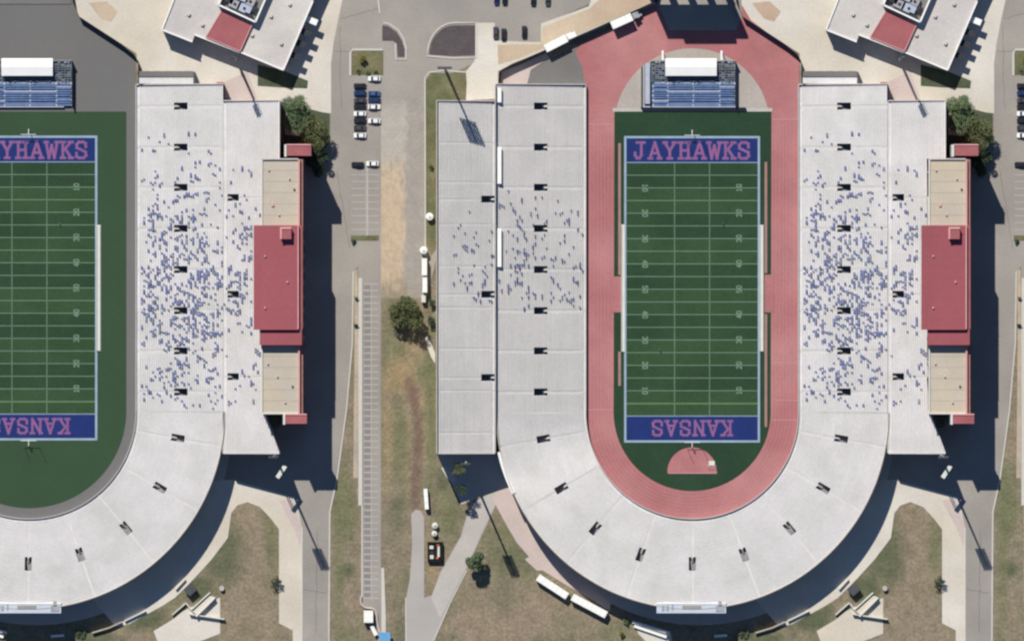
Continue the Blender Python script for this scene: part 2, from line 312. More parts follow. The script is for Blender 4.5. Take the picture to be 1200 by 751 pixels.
# ------------------------------------------------------------------ paved ground east of each stadium (built once per stadium)
Z1, Z2, Z3, Z4 = 0.05, 0.09, 0.13, 0.17
def east_grounds(dx, right):
    end = 447 if not right else 470
    sheet('asphalt_road', [(408, -30), (395, 25), (389, 60), (387, 110), (387, 165), (372, 186), (330, 190), (330, 500), (250, 515), (250, 560), (272, 566), (341, 580), (353, 612), (353, 800), (384, 800),
                   (386, 600), (394, 560), (405, 480), (412, 400), (414, 318), (420, 312), (420, 326), (end, 326), (end, -30)], Z1, 'asphalt', dx)
    sheet('pavement', [(80, -30), (86, 4), (93, 20), (160, 63), (163, 101), (270, 121), (388, 133), (388, 75), (391, 50), (396, 25), (408, -30)], Z2, 'cream', dx)
    sheet('rosy_pavement', [(262, 97), (290, 84), (300, 112), (302, 119), (268, 119)], Z3, 'pinkish', dx)
    sheet('tan_pavement', [(104, 4), (125, 2), (138, 14), (130, 26), (118, 22)], Z3, 'tan', dx)
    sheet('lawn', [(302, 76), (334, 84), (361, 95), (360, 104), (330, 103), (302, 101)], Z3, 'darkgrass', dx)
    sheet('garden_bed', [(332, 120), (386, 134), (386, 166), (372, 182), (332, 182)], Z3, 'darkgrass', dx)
    sheet('tan_pavement', [(334, 133), (345, 133), (350, 160), (334, 158)], Z4, 'pinkish', dx)
    sheet('concourse', arc(34 + 9, 483 + 22, 227, -20, 200, 70), Z1 + .01, 'lightcon', dx)
    # path round the bowl and the little plaza
    inner = [(34 + 224 * math.cos(R(a)), 483 + 224 * math.sin(R(a))) for a in range(72, 18, -3)]
    path = inner + [(272, 562), (345, 582), (350, 600), (354, 618), (354, 800), (343, 800), (343, 738), (327, 730), (327, 620), (318, 608), (305, 594), (290, 588), (278, 592), (271, 601), (267, 630), (248, 655), (228, 677), (205, 700), (191, 709), (151, 731), (143, 733), (136, 734)]
    sheet('footpath', path, Z2, 'cream', dx)
    sheet('rosy_pavement', [(327, 586), (343, 584), (354, 618), (352, 640), (345, 620), (336, 604)], Z3, 'pinkish', dx)
    sheet('plaza', [(180, 739), (200, 727), (214, 716), (224, 711), (258, 700), (258, 742), (232, 752), (190, 765)], Z3, 'cream', dx)
    kerb([(385, 800), (386.5, 600), (395, 560), (406, 480), (413, 400), (414, 318)], dx, h=.18, z=.24)
    kerb([(354, 800), (354, 618)], dx, wpx=1.4, h=.18, z=.22)
    # planted island at the head of the car park
    sheet('planted_island', smooth([(411, 58), (449, 58), (449, 88), (411, 88)], 0), .16, 'grass', dx)
    kerb([(449, 58.5), (413, 58.5), (410.5, 62), (410.5, 89)], dx, wpx=2.2)
    sheet('lawn', [(411, 276), (444, 276), (444, 282), (411, 282)], .15, 'grass', dx)
    # parking bay strip with its raised walk
    sheet('parking_strip', [(425, 326), (446.5, 326), (446.5, 665), (450, 670), (450, 800), (444, 800), (441, 722), (436, 712), (425, 712)], Z2, 'asphalt_lav' if False else 'asphalt', dx)
    sheet('dirt_verge', [(415, 316), (419, 316), (420, 400), (419.5, 560), (414, 560), (415.5, 400)], Z2, 'dirt', dx)
    b = MB(); b.pbox(420 + dx, 424.6, 326, 592, 0.0, .22) if dx == 0 else b.pbox(420 + dx, 424.6 + dx, 326, 592, 0.0, .22)
    b.build('raised_walk', M['kerb'], None, 'structure')
    b = MB(); b.pbox(423.5 + dx, 425 + dx, 592, 700, 0, .2); b.build('kerb', M['kerb'], None, 'structure')
    # worn darker stalls and sealed cracks
    q_ = random.Random(5)
    b = MB(); y = 333.0
    while y < 700:
        b.prism(pl(rough([(427, y + 1.4), (434, y + 1.4), (434, y + 5.8), (427, y + 5.8)], .4, 2.5, int(y)), dx), 0, Z2 + .02); y += 7.35
    b.build('stall_wear', M['stall'], None, 'stuff')
    b = MB()
    for (ax_, ay_, bx_, by_) in ((392, 60, 446, 62), (398, 30, 400, 130), (395, 200, 410, 290), (446, 10, 400, 22), (372, 620, 370, 740), (356, 690, 382, 694)):
        pts = [(ax_ + (bx_ - ax_) * k / 14 + q_.uniform(-.8, .8) + dx, ay_ + (by_ - ay_) * k / 14 + q_.uniform(-.8, .8)) for k in range(15)]; ribbon(b, pts, .35, Z1 + .02)
    b.build('crack_sealant', M['mulch'], None, 'stuff')
    # parking lines
    b = MB(); y = 333.0
    while y < 704:
        b.pbox(426 + dx, 443.5 + dx, y - .6, y + .6, 0, Z2 + .03); y += 7.35
    b.pbox(434.8 + dx, 435.6 + dx, 333, 704, 0, Z2 + .035)
    b.build('parking_line', M['line'], None, 'structure')
    b = MB(); y = 205.0
    while y < 276:
        b.pbox(412 + dx, 444.5 + dx, y - .5, y + .5, 0, Z1 + .03); y += 8.0
    b.pbox(429 + dx, 431.5 + dx, 195, 276, 0, Z1 + .035)
    b.build('parking_line', M['line'], None, 'structure')
for dx, rt in ((0, False), (DXR, True)): east_grounds(dx, rt)

# ------------------------------------------------------------------ paved ground between the stadiums
sheet('asphalt_road', [(446, -30), (722, -30), (690, 5), (640, 28), (637, 54), (600, 56), (585, 62), (560, 72), (512, 95), (512, 300), (500, 350), (446, 350)], Z1 - .015, 'asphalt')
def gravel_strip():
    xs = np.arange(446.5, 497.6, 1.5); ys = np.arange(112, 350.1, 2.5); nx, ny = len(xs), len(ys)
    A = np.array(rgb(161, 155, 148, .85)[:3]); D = np.array(rgb(196, 176, 152, .85)[:3]); Lc = np.array(rgb(184, 178, 168, .85)[:3]); G = np.array(rgb(150, 140, 120, .84)[:3])
    v = []; c = []
    for y in ys:
        for x in xs:
            n1 = mn.noise(Vector((x * .09, y * .04, 7))); n2 = mn.noise(Vector((x * .25, y * .12, 2)))
            e = 473 + 3 * n1; wd = max(0, min(1, (e - x) / 7 + .5 + n2 * .8)) * max(0, min(1, (y - 180) / 25 + n2)) * .95
            wl = max(0, min(1, (480 - x) / 8 + n2 * .8)) * max(0, min(1, (y - 118) / 14)) * max(0, min(1, (212 - y) / 25 + n2)) * .8
            q = A * (1 + .06 * n1); q = q * (1 - wl) + Lc * wl; q = q * (1 - wd) + D * (1 + .10 * n2) * wd
            wg = max(0, min(1, (y - 322) / 22 + n2)) * (.9 if x < 478 else .25); q = q * (1 - wg) + G * wg
            v.append((X(x), Y(y), Z2)); c.append((*q, 1.0))
    f = [(j_ * nx + i_, j_ * nx + i_ + 1, (j_ + 1) * nx + i_ + 1, (j_ + 1) * nx + i_) for j_ in range(ny - 1) for i_ in range(nx - 1)]
    me = bpy.data.meshes.new('gravel_strip'); me.from_pydata(v, [], f); me.update()
    at = me.color_attributes.new('tone', 'FLOAT_COLOR', 'POINT'); at.data.foreach_set('color', np.array(c, dtype=np.float32).ravel())
    link('gravel_strip', me, M['gravel'], None, 'structure')
gravel_strip()
sheet('grass_verge', [(499, 94), (505, 86), (548, 86), (548, 100), (545, 119), (514, 119), (513, 290), (505, 300), (499, 286)], Z2, 'grass')
sheet('footpath', [(557, 27), (580, 27), (580, 48), (634, 50), (634, 28), (690, 8), (702, -30), (772, -30), (770, 4), (690, 39), (600, 75), (584, 84), (583, 116), (546, 118), (547, 98), (546, 84), (556, 72), (557, 66)], Z3, 'cream')
sheet('tan_pavement', [(583, 53), (634, 52), (636, 32), (690, 11), (702, 0), (768, -12), (766, 2), (688, 36), (604, 70), (584, 76)], Z4, 'tan')
for y in range(124, 200, 9):
    b = MB(); b.pbox(450, 470, y - .3, y + .3, 0, Z3); b.build('parking_line', M['line'], None, 'structure')
# mulch islands with kerbs
i1 = [(448, 30), (455, 31), (465, 38), (471, 48), (474, 58), (474, 67), (466, 67), (465, 51), (460, 48), (448, 48)]
sheet('mulch_island', i1, .15, 'mulch'); kerb([(449, 27), (456, 28.5), (467, 36), (473, 46), (476, 57), (476, 70), (464, 70), (463.5, 52)], z=.29)
i2 = [(503, 64)] + [(503 + 30 * (1 - math.cos(R(a))), 64 - 34 * math.sin(R(a))) for a in range(10, 91, 10)] + [(557, 30), (557, 65), (530, 66)]
sheet('mulch_island', i2, .15, 'mulch'); kerb([(500.5, 66)] + [(501 + 32 * (1 - math.cos(R(a))), 64 - 37 * math.sin(R(a))) for a in range(10, 91, 10)] + [(558.5, 27), (558.5, 68), (530, 68.5)], closed=True, z=.29)
kerb([(441, -20), (445, 16)], z=.2)
kerb([(498.5, 300), (498, 92), (503, 85), (520, 83), (547, 85)], wpx=1.4, h=.2, z=.2)
# lane, diagonal path, band along the bowl
sheet('lane', [(477, 800), (476, 700), (480, 680), (483, 640), (482, 602), (487, 597), (493, 598), (497, 606), (497, 700), (506, 697), (516, 670), (540, 628), (550, 593), (560, 585), (592, 568), (577, 600), (564, 628), (546, 668), (527, 705), (508, 751), (490, 800)], Z1, 'asphalt_lav')
sheet('tan_pavement', [(505, 700), (517, 670), (541, 628), (551, 594), (560, 586), (590, 571), (576, 600), (563, 628), (545, 667), (526, 704), (516, 724)], Z2, 'lightcon')
sheet('footpath', [(592, 560), (577, 584), (593, 614), (606, 636), (620, 652), (615, 655), (629, 668), (636, 668), (660, 683), (700, 706), (714, 716), (716, 706), (680, 670), (640, 640), (600, 560)], Z3, 'pinkish')
sheet('concourse', [(512, 531), (586, 531), (600, 560), (593, 569), (541, 591)], Z1 + .02, 'lightcon')
sheet('footpath', [(742, 728), (786, 742), (790, 760), (766, 760), (748, 742)], Z2, 'cream')
sheet('footpath', [(519, 531), (526, 534), (546, 558), (542, 566), (530, 552)], Z2, 'lightcon'); sheet('footpath', [(517, 548), (521, 546), (534, 560), (532, 566), (524, 560)], Z2, 'cream')
kerb([(508, 751), (528, 705), (547, 668)], wpx=1.2, z=.2, h=.18); kerb([(476, 800), (475.6, 700)], wpx=1.4, z=.2, h=.18)
sheet('footpath', [(498, 398), (501, 392), (510, 414), (510, 426), (505, 418)], Z2, 'cream')
sheet('footpath', [(450, 665), (452, 720), (452, 800), (447, 800), (447, 665)], Z3, 'kerb')

# ------------------------------------------------------------------ running tracks, turf and marked fields
FONT = {
 'J': [[(.25, 1), (.85, 1)], [(.6, 1), (.6, .2), (.45, .02), (.25, .02), (.1, .2), (.1, .35)]],
 'A': [[(.1, 0), (.5, 1), (.9, 0)], [(.28, .33), (.72, .33)], [(0, 0), (.26, 0)], [(.74, 0), (1, 0)]],
 'Y': [[(.1, 1), (.5, .48), (.9, 1)], [(.5, .48), (.5, 0)], [(.34, 0), (.66, 0)], [(0, 1), (.25, 1)], [(.75, 1), (1, 1)]],
 'H': [[(.2, 0), (.2, 1)], [(.8, 0), (.8, 1)], [(.2, .5), (.8, .5)], [(.05, 0), (.36, 0)], [(.64, 0), (.95, 0)], [(.05, 1), (.36, 1)], [(.64, 1), (.95, 1)]],
 'W': [[(.05, 1), (.28, 0), (.5, .8), (.72, 0), (.95, 1)], [(-.05, 1), (.18, 1)], [(.82, 1), (1.05, 1)]],
 'K': [[(.2, 0), (.2, 1)], [(.85, 1), (.2, .42)], [(.4, .58), (.88, 0)], [(.05, 0), (.36, 0)], [(.72, 0), (1, 0)], [(.05, 1), (.36, 1)], [(.7, 1), (.98, 1)]],
 'S': [[(.86, .7), (.84, .92), (.65, 1), (.3, 1), (.12, .85), (.14, .64), (.84, .38), (.88, .15), (.7, 0), (.3, 0), (.12, .08), (.1, .3)]],
 'N': [[(.15, 0), (.15, 1), (.85, 0), (.85, 1)], [(.02, 0), (.3, 0)], [(.7, 1), (1, 1)], [(.02, 1), (.2, 1)]],
 '0': [[(.3, 0), (.12, .2), (.12, .8), (.3, 1), (.7, 1), (.88, .8), (.88, .2), (.7, 0), (.3, 0)]],
 '1': [[(.5, 0), (.5, 1), (.3, .85)], [(.25, 0), (.75, 0)]],
 '2': [[(.12, .8), (.3, 1), (.7, 1), (.88, .8), (.8, .55), (.12, 0), (.9, 0)]],
 '3': [[(.12, .9), (.4, 1), (.75, .95), (.85, .75), (.6, .52), (.85, .3), (.75, .05), (.4, 0), (.1, .1)]],
 '4': [[(.7, 0), (.7, 1), (.1, .3), (.92, .3)]],
 '5': [[(.85, 1), (.2, 1), (.15, .58), (.6, .62), (.88, .35), (.75, .05), (.4, 0), (.1, .1)]],
}
def lettering(name, text, cx, cy, wl, h, adv, ang, sw, z, m, parent):
    """painted letters centred on plan point (cx, cy); sizes in plan units; ang turns the word"""
    b = MB(); ca, sa = math.cos(ang), math.sin(ang); tot = adv * (len(text) - 1) + wl
    k = 0
    for i, ch in enumerate(text):
        for st in FONT[ch]:
            for (a, c_) in zip(st[:-1], st[1:]):
                p = Vector((a[0] * wl + i * adv - tot / 2, (a[1] - .5) * h)); q = Vector((c_[0] * wl + i * adv - tot / 2, (c_[1] - .5) * h))
                t = (q - p).normalized() * sw / 2; nn = Vector((-t.y, t.x)); k += 1; zz = z + (k % 9) * .0015
                qd = [p - t + nn, p - t - nn, q + t - nn, q + t + nn]
                b.face([(X(cx) + (v.x * ca - v.y * sa) * S, Y(cy) + (v.x * sa + v.y * ca) * S, zz) for v in qd])
    return b.build(name, M[m], parent)

def football_field(cx, y0, y1, side):
    """the marked rectangle: y0..y1 includes both end zones"""
    ez = (y1 - y0) / 12.0; x0, x1 = cx - 77, cx + 77; dy = (y1 - y0 - 2 * ez) / 20.0
    f = thing('football_field', f'green turf football field with blue end zones in the {side} stadium', 'football field', P(cx, (y0 + y1) / 2, 0))
    f['kind'] = 'structure'; del f['category']; inv = -f.location
    def add(o): o.location = inv; return o
    for k in range(20):
        b = MB(); ya = y0 + ez + k * dy; b.pbox(x0, x1, ya, ya + dy, .1, .24); add(b.build('turf_panel', M['turf_band' if (k // 2) % 2 else 'turf'], f))
    for (a, c) in ((y0 + 1.5, y0 + ez), (y1 - ez, y1 - 1.5)):
        b = MB(); b.pbox(x0, x1, a, c, .1, .25); add(b.build('end_zone', M['endzone'], f))
    b = MB()
    bw = 1.3
    b.pbox(x0 - bw * 2, x0, y0 - bw, y1 + bw, .1, .28); b.pbox(x1, x1 + bw * 2, y0 - bw, y1 + bw, .1, .28)
    b.pbox(x0, x1, y0 - bw, y0 + bw, .1, .28); b.pbox(x0, x1, y1 - bw, y1 + bw, .1, .28)
    add(b.build('boundary_line', M['border'], f))
    for k in range(21):
        b = MB(); ya = y0 + ez + k * dy; hw = .45 if k in (0, 20) else .36
        b.pbox(x0, x1, ya - hw, ya + hw, .1, .29); add(b.build('yard_line', M['border' if k in (0, 20) else 'fieldline'], f))
    b = MB()
    for hx in (cx - 20.5, cx + 20.5):
        for k in range(1, 100):
            if k % 5 == 0: continue
            ya = y0 + ez + k * dy / 5; b.pbox(hx - .9, hx + .9, ya - .28, ya + .28, .1, .285)
        b.pbox(hx - .22, hx + .22, y0 + ez, y1 - ez, .1, .275)
    add(b.build('hash_mark', M['fieldline'], f, 'stuff'))
    for k in (19,):
        b = MB(); ya = y0 + ez + (k - .05) * dy; b.pbox(x0, x1, ya + 1.4, ya + 2.3, .1, .30); add(b.build('yellow_line', M['yellow'], f))
    num = ['10', '20', '30', '40', '50', '40', '30', '20', '10']
    for k, t in enumerate(num):
        ya = y0 + ez + (k + 1) * 2 * dy
        for sx, an in ((cx - 55, -math.pi / 2), (cx + 55, math.pi / 2)):
            add(lettering('yard_number', t, sx, ya, 3.6, 5.6, 4.9, an, .95, .31, 'fieldline', f))
    t = add(lettering('painted_word', 'JAYHAWKS', cx, y0 + ez / 2 + .8, 14.5, 18.5, 17.4, 0, 3.3, .30, 'letter_edge', f)); t['label'] = 'JAYHAWKS in crimson letters with pale outline'
    add(lettering('letter_fill', 'JAYHAWKS', cx, y0 + ez / 2 + .8, 14.5, 18.5, 17.4, 0, 2.0, .34, 'letter', f))
    t = add(lettering('painted_word', 'KANSAS', cx, y1 - ez / 2 - .6, 13.2, 16.5, 16.3, math.pi, 3.0, .30, 'letter_edge', f)); t['label'] = 'KANSAS in crimson letters, upside down from here'
    add(lettering('letter_fill', 'KANSAS', cx, y1 - ez / 2 - .6, 13.2, 16.5, 16.3, math.pi, 1.8, .34, 'letter', f))
    return f

# right stadium ground
CX, CY = 811, 483
sheet('service_yard', [(767, -30), (869, -30), (869, 22), (862, 36), (784, 36), (776, 16), (767, 2)], Z2 + .04, 'asphalt')
sheet('pale_strip', [(718, 127), (905, 127), (905, 131), (718, 131)], Z2 + .07, 'lightcon')
sheet('grey_apron', [(617, 101), (618, 84), (650, 66), (678, 56), (686, 70), (692, 101)], Z2, 'asphalt_dark')
sheet('pale_apron', [(586, 101), (588, 84), (610, 76), (640, 62), (644, 68), (622, 82), (617, 101)], Z3, 'pinkish')
trk = [(686, 483)] + [(686, 100), (682, 78), (674, 62), (684, 48), (726, 30), (764, 4), (766, -20), (868, -20), (868, 4), (880, 24), (925, 58), (937, 72), (936, 100)] + arc(CX, CY, 125, 0, 180, 60)
sheet('running_track', trk, Z2 + .02, 'track')
inn = arc(CX, 148, 91, 180, 360, 40) + arc(CX, CY, 92, 0, 180, 40)
sheet('infield', inn, Z2 + .05, 'dzone')
tf = [(720, 131), (904, 131)] + arc(CX, CY, 92, 0, 180, 40)
sheet('border_turf', tf, Z2 + .08, 'turf_edge')
b = MB()
for r in (94, 98.2, 102.4, 106.6, 110.8, 115, 119.2):
    pts = [(CX - r, 145)] + [(CX - r * math.cos(R(a)), CY + r * math.sin(R(a))) for a in range(0, 181, 4)] + [(CX + r, 145)]
    ribbon(b, pts, .34, Z2 + .06)
b.build('lane_line', M['trackline'], None, 'structure')
b = MB()
for (xa, xb, y) in ((687, 718, 146), (687, 718, 480), (905, 935, 140), (905, 935, 425), (905, 935, 469), (905, 935, 492)):
    b.pbox(xa, xb, y - .5, y + .5, .05, Z2 + .075)
b.build('finish_line', M['trackline'], None, 'structure')
for a in ((716, 728, 324, 366), (896, 907, 322, 366)):
    b = MB(); b.pbox(*a, .05, Z2 + .11); b.build('rubber_crossing', M['track'], None, 'structure')
for a in ((724.5, 727.5, 168, 322), (724.5, 727.5, 412, 452), (896, 899, 190, 320), (896, 899, 368, 500)):
    b = MB(); b.pbox(*a, .05, Z2 + .12); b.build('runway', M['runway'], None, 'structure')
sheet('high_jump_fan', [(783, 554)] + arc(811, 553, 29, 180, 360, 24) + [(840, 554)], Z2 + .12, 'track')
b = MB(); b.pbox(783, 840, 553.5, 554.7, .05, Z2 + .15); b.build('fan_edge_line', M['trackline'], None, 'structure')
football_field(811, 161, 517, 'right')
# left stadium ground: plain grey track
CXL, CYL = 34, 481
trl = [(-91, 483), (-91, -25), (82, -25), (86, 6), (93, 22), (140, 52), (158, 66), (160, 100)] + [(160, 483)] + arc(34, 482, 126, 0, 180, 60)
sheet('running_track', trl, Z2 + .02, 'grey_track')
sheet('border_turf', [(-80, 131), (148, 131)] + arc(34, CYL, 114, 0, 180, 50), Z2 + .08, 'turf_flat')
football_field(34.5, 160.5, 514.5, 'left')

# ------------------------------------------------------------------ sideline covers, goalposts and field equipment
def sideline_bench(xc, ya, yb, label):
    t = thing('sideline_bench', label, 'bench', P(xc, (ya + yb) / 2), 0, 'sideline benches'); h = (yb - ya) * S / 2
    b = MB(); b.box(-.55, .55, -h, h, .42, .5); b.build('seat', M['tarp'], t)
    b = MB(); b.box(-.78, -.6, -h, h, .5, .95); b.build('backrest', M['tarp'], t)
    for k in range(12):
        y = -h + (k + .5) * 2 * h / 12; b = MB(); b.box(-.5, .5, y - .05, y + .05, .12, .42); b.build('leg', M['greymetal'], t)
    b = MB(); b.box(-.75, .75, -h - .1, h + .1, .1, .2); b.build('mat', M['tarp'], t)
sideline_bench(730.5, 263.5, 412, 'long white bench on the left sideline of the right football field')
sideline_bench(892.5, 264, 411.5, 'long white bench on the right sideline of the right football field')
sideline_bench(115.6, 264, 411, 'long white bench on the right sideline of the left football field')
def goalpost(px, py, label, flip):
    t = thing('goalpost', label, 'goalpost', P(px, py), 0, 'goalposts'); s = flip
    b = MB(); b.tube((0, 1.8 * s, 0), (0, 1.8 * s, 3), .17, .17); b.build('base_post', M['white'], t)
    b = MB(); b.tube((0, 1.8 * s, 3), (0, 0, 3.2), .15, .12); b.build('gooseneck', M['white'], t)
    b = MB(); b.tube((-2.8, 0, 3.2), (2.8, 0, 3.2), .1, .1); b.build('crossbar', M['white'], t)
    for q in (-2.8, 2.8):
        b = MB(); b.tube((q, 0, 3.2), (q, 0, 9), .08, .06); b.build('upright', M['white'], t)
goalpost(811, 159, 'white goalpost behind the JAYHAWKS end zone of the right field', 1)
goalpost(811, 518, 'white goalpost behind the KANSAS end zone of the right field', -1)
goalpost(34, 158, 'white goalpost behind the JAYHAWKS end zone of the left field', 1)
goalpost(34, 516, 'white goalpost behind the KANSAS end zone of the left field', -1)
t = thing('high_jump_stand', 'small white high jump stand at the right end of the red half circle', 'high jump stand', P(834, 546))
b = MB(); b.tube((-1.4, 0, .2), (-1.4, 0, 2), .06, .06); b.build('upright', M['white'], t)
b = MB(); b.tube((1.4, 0, .2), (1.4, 0, 2), .06, .06); b.build('upright', M['white'], t)
b = MB(); b.tube((-1.4, .0, 1.7), (1.4, 0, 1.7), .05, .05); b.build('crossbar', M['white'], t)
b = MB(); b.box(-1.1, 1.1, .3, 1.9, .2, .75); b.build('landing_mat', M['tarp'], t)

# ------------------------------------------------------------------ stands
ROWPX = 2.6
def terrace(parent, mapf, S0, S1, z0, zr, segs, aisle_w, voms, tm, bm_, per, aisles, nseg=1, row0=0, bounds=None, benches=True):
    """stepped seating. mapf(s, t)->plan; segs: list of (ta, tb); width->t conversion per(s); voms: dict t->(s_low, s_high, halfw)"""
    nrow = int(round((S1 - S0) / ROWPX)); rp = (S1 - S0) / nrow
    def hz(r): return z0 + (zr - z0) * r / (nrow - 1)
    def pt(s, t, z): p = mapf(s, t); return (X(p[0]), Y(p[1]), z)
    def strip(b, sa, sb, ta0, ta1, tb0, tb1, za, zb):
        for k in range(nseg):
            f0, f1 = k / nseg, (k + 1) / nseg
            b.face([pt(sa, ta0 + (ta1 - ta0) * f0, za), pt(sa, ta0 + (ta1 - ta0) * f1, za), pt(sb, tb0 + (tb1 - tb0) * f1, zb), pt(sb, tb0 + (tb1 - tb0) * f0, zb)])
    for (ta, tb) in segs:
        b = MB(); bb = MB(); pz = 0.0
        for r in range(nrow):
            sa = S0 + r * rp; sb = sa + rp; z = hz(r)
            def lim(s):
                a = ta; c = tb; aw = aisle_w / 2 * per(s)
                va = voms.get(ta); vc = voms.get(tb)
                a += (aw if ta in aisles else 0); c -= (aw if tb in aisles else 0)
                if va and va[0] - .01 <= sa < va[1] - .01: a = ta + va[2] * per(s)
                if vc and vc[0] - .01 <= sa < vc[1] - .01: c = tb - vc[2] * per(s)
                if bounds: a, c = bounds(s, a, c)
                return a, c
            a0, c0 = lim(sa); a1, c1 = lim(sb)
            if c0 - a0 < .5 * per(sa): pz = z; continue
            strip(b, sa, sb, a0, c0, a1, c1, z, z)
            strip(b, sa, sa, a0, c0, a0, c0, pz if r else max(0, z0 - 3), z)
            # side skirts
            for (t0_, t1_) in ((a0, a1), (c0, c1)):
                zl = max(0.0, z - 3.0); b.face([pt(sa, t0_, zl), pt(sb, t1_, zl), pt(sb, t1_, z), pt(sa, t0_, z)])
            pz = z
            if benches and r > 0:
                s1, s2 = sa + rp * .50, sa + rp * .86
                a0, c0 = max(a0, a1), min(c0, c1); strip(bb, s1, s2, a0, c0, a0, c0, z + .40, z + .40)
                strip(bb, s1, s1, a0, c0, a0, c0, z + .30, z + .40); strip(bb, s2, s2, a0, c0, a0, c0, z + .30, z + .40)
        sec = b.build('seating_section', M[tm], parent)
        if benches: bb.build('bench_rows', M[bm_], sec, 'stuff')
    for t in aisles:
        b = MB(); pz = z0
        for r in range(nrow):
            sa = S0 + r * rp; z = hz(r); v = voms.get(t)
            if v and v[0] - .01 <= sa < v[1] - .01:
                if b.f: b.build('aisle_stairs', M['aisle'], parent); b = MB()
                continue
            for h in (0, 1):
                s_a = sa + h * rp / 2; s_b = s_a + rp / 2; zz = z + (zr - z0) / (nrow - 1) * (.5 if h else 0) + .01
                w0, w1 = aisle_w / 2 * per(s_a), aisle_w / 2 * per(s_b)
                b.face([pt(s_a, t - w0, zz), pt(s_a, t + w0, zz), pt(s_b, t + w1, zz), pt(s_b, t - w1, zz)])
                b.face([pt(s_a, t - w0, zz - .25), pt(s_a, t + w0, zz - .25), pt(s_a, t + w0, zz), pt(s_a, t - w0, zz)])
            pz = z
        b.build('aisle_stairs', M['aisle'], parent)
    for t, v in voms.items():
        s0, s1, hw = v; r0 = int(round((s0 - S0) / rp)); r1 = int(round((s1 - S0) / rp))
        zf = hz(r0) - 1.7; b = MB(); w0, w1 = hw * per(s0), hw * per(s1)
        b.face([pt(s0, t - w0, zf), pt(s0, t + w0, zf), pt(s1, t + w1, zf), pt(s1, t - w1, zf)], 1)
        for r in range(r0, r1):
            sa = S0 + r * rp; sb = sa + rp; z = hz(r) + .05
            for sg in (-1, 1):
                b.face([pt(sa, t + sg * hw * per(sa), zf), pt(sb, t + sg * hw * per(sb), zf), pt(sb, t + sg * hw * per(sb), z), pt(sa, t + sg * hw * per(sa), z)], 0)
        b.face([pt(s0, t - w0, zf), pt(s0, t + w0, zf), pt(s0, t + w0, hz(r0)), pt(s0, t - w0, hz(r0))], 0)
        b.face([pt(s1, t - w1, zf), pt(s1, t + w1, zf), pt(s1, t + w1, hz(r1)), pt(s1, t - w1, hz(r1))], 2)
        vo = b.build('vomitory', [M['wallcon'], M['pitfloor'], M['darkmetal']], parent)
        # raised centre stair coming up to the walkway, and rails
        b = MB(); n = 5; L = (s1 - s0) * .42
        for k in range(n):
            s_a = s0 + L * k / n; s_b = s0 + L * (k + 1) / n; zt = hz(r0) - k * .30; cw = hw * .26
            q = [(s_a, t - cw * per(s_a)), (s_a, t + cw * per(s_a)), (s_b, t + cw * per(s_b)), (s_b, t - cw * per(s_b))]
            b.face([pt(*p, zt) for p in q])
            for i in range(4): b.face([pt(*q[i], zf), pt(*q[(i + 1) % 4], zf), pt(*q[(i + 1) % 4], zt), pt(*q[i], zt)])
        b.build('centre_stair', M['aisle'], vo)
    return hz, nrow, rp
def wall_strip(parent, name, pts, z0, z1, th, m):
    b = MB(); W = [(X(p[0]), Y(p[1])) for p in pts]
    for p, q in zip(W[:-1], W[1:]):
        a = Vector(p); c = Vector(q); t = (c - a); L = t.length; an = math.atan2(t.y, t.x)
        b.box(0, L + .02, -th / 2, th / 2, z0, z1, 0, an, a)
    return b.build(name, M[m], parent)
def end_wall(parent, mapf, t, Ss, zs, m, off=0.0):
    b = MB(); n = len(Ss)
    for k in range(n - 1):
        p0 = mapf(Ss[k], t); p1 = mapf(Ss[k + 1], t)
        b.face([(X(p0[0]), Y(p0[1]), 0), (X(p1[0]), Y(p1[1]), 0), (X(p1[0]), Y(p1[1]), zs[k + 1]), (X(p0[0]), Y(p0[1]), zs[k])])
    return b.build('end_wall', M[m], parent)

ONE = lambda s: 1.0
LOW0, LOWR, UPR = 1.6, 11.0, 19.0
vy = [125, 173, 220, 268, 316, 364, 411, 459]
def seg_list(bs): return list(zip(bs[:-1], bs[1:]))
WS0, WS1 = 3 * ROWPX * 6 - ROWPX * 1 + 0.0, 0
# row-aligned vomitory extents (rows 17..23 of 40)
def v_ext(S1, a=17, c=23):
    n = int(round(S1 / ROWPX)); rp = S1 / n; return a * rp, c * rp

# --- west stand of the right stadium
west = thing('west_stand', 'grey two tier stand left of the red track, people only near midfield', 'stadium stand', P(600, 315))
wi = -west.location
def reparent(root):
    for c in root.children: c.location = -root.location
fW = lambda s, t: (686 - s, t)
a_, c_ = v_ext(105)
terrace(west, fW, 0, 105, LOW0, LOWR, seg_list([100] + vy + [483]), 3.0, {t: (a_, c_, 4.1) for t in vy}, 'tread_w', 'bench_w', ONE, vy)
fW2 = lambda s, t: (579.5 - s, t)
uy = [168, 214, 263, 312, 360, 408, 457, 506]
uvs = [234, 345, 442]
a2, c2 = 0.01, 4 * 67 / round(67 / ROWPX)
ub = sorted([120] + uy + uvs + [530])
U0 = 12.6
terrace(west, fW2, 0, 67, U0, UPR, seg_list(ub), 1.6, {t: (2 * 67 / round(67 / ROWPX) * 0, 6 * 67 / round(67 / ROWPX), 4.0) for t in uvs}, 'tread_w', 'bench_w', ONE, uy + uvs)
wall_strip(west, 'front_wall', [(686.4, 99.5), (686.4, 483)], 0, 2.3, .3, 'wallcon')
wall_strip(west, 'tier_wall', [(580.3, 100), (580.3, 530)], 0, 13.3, .35, 'wallcon')
wall_strip(west, 'rear_wall', [(512.2, 119.5), (512.2, 530.5)], 0, 20.2, .4, 'stone')
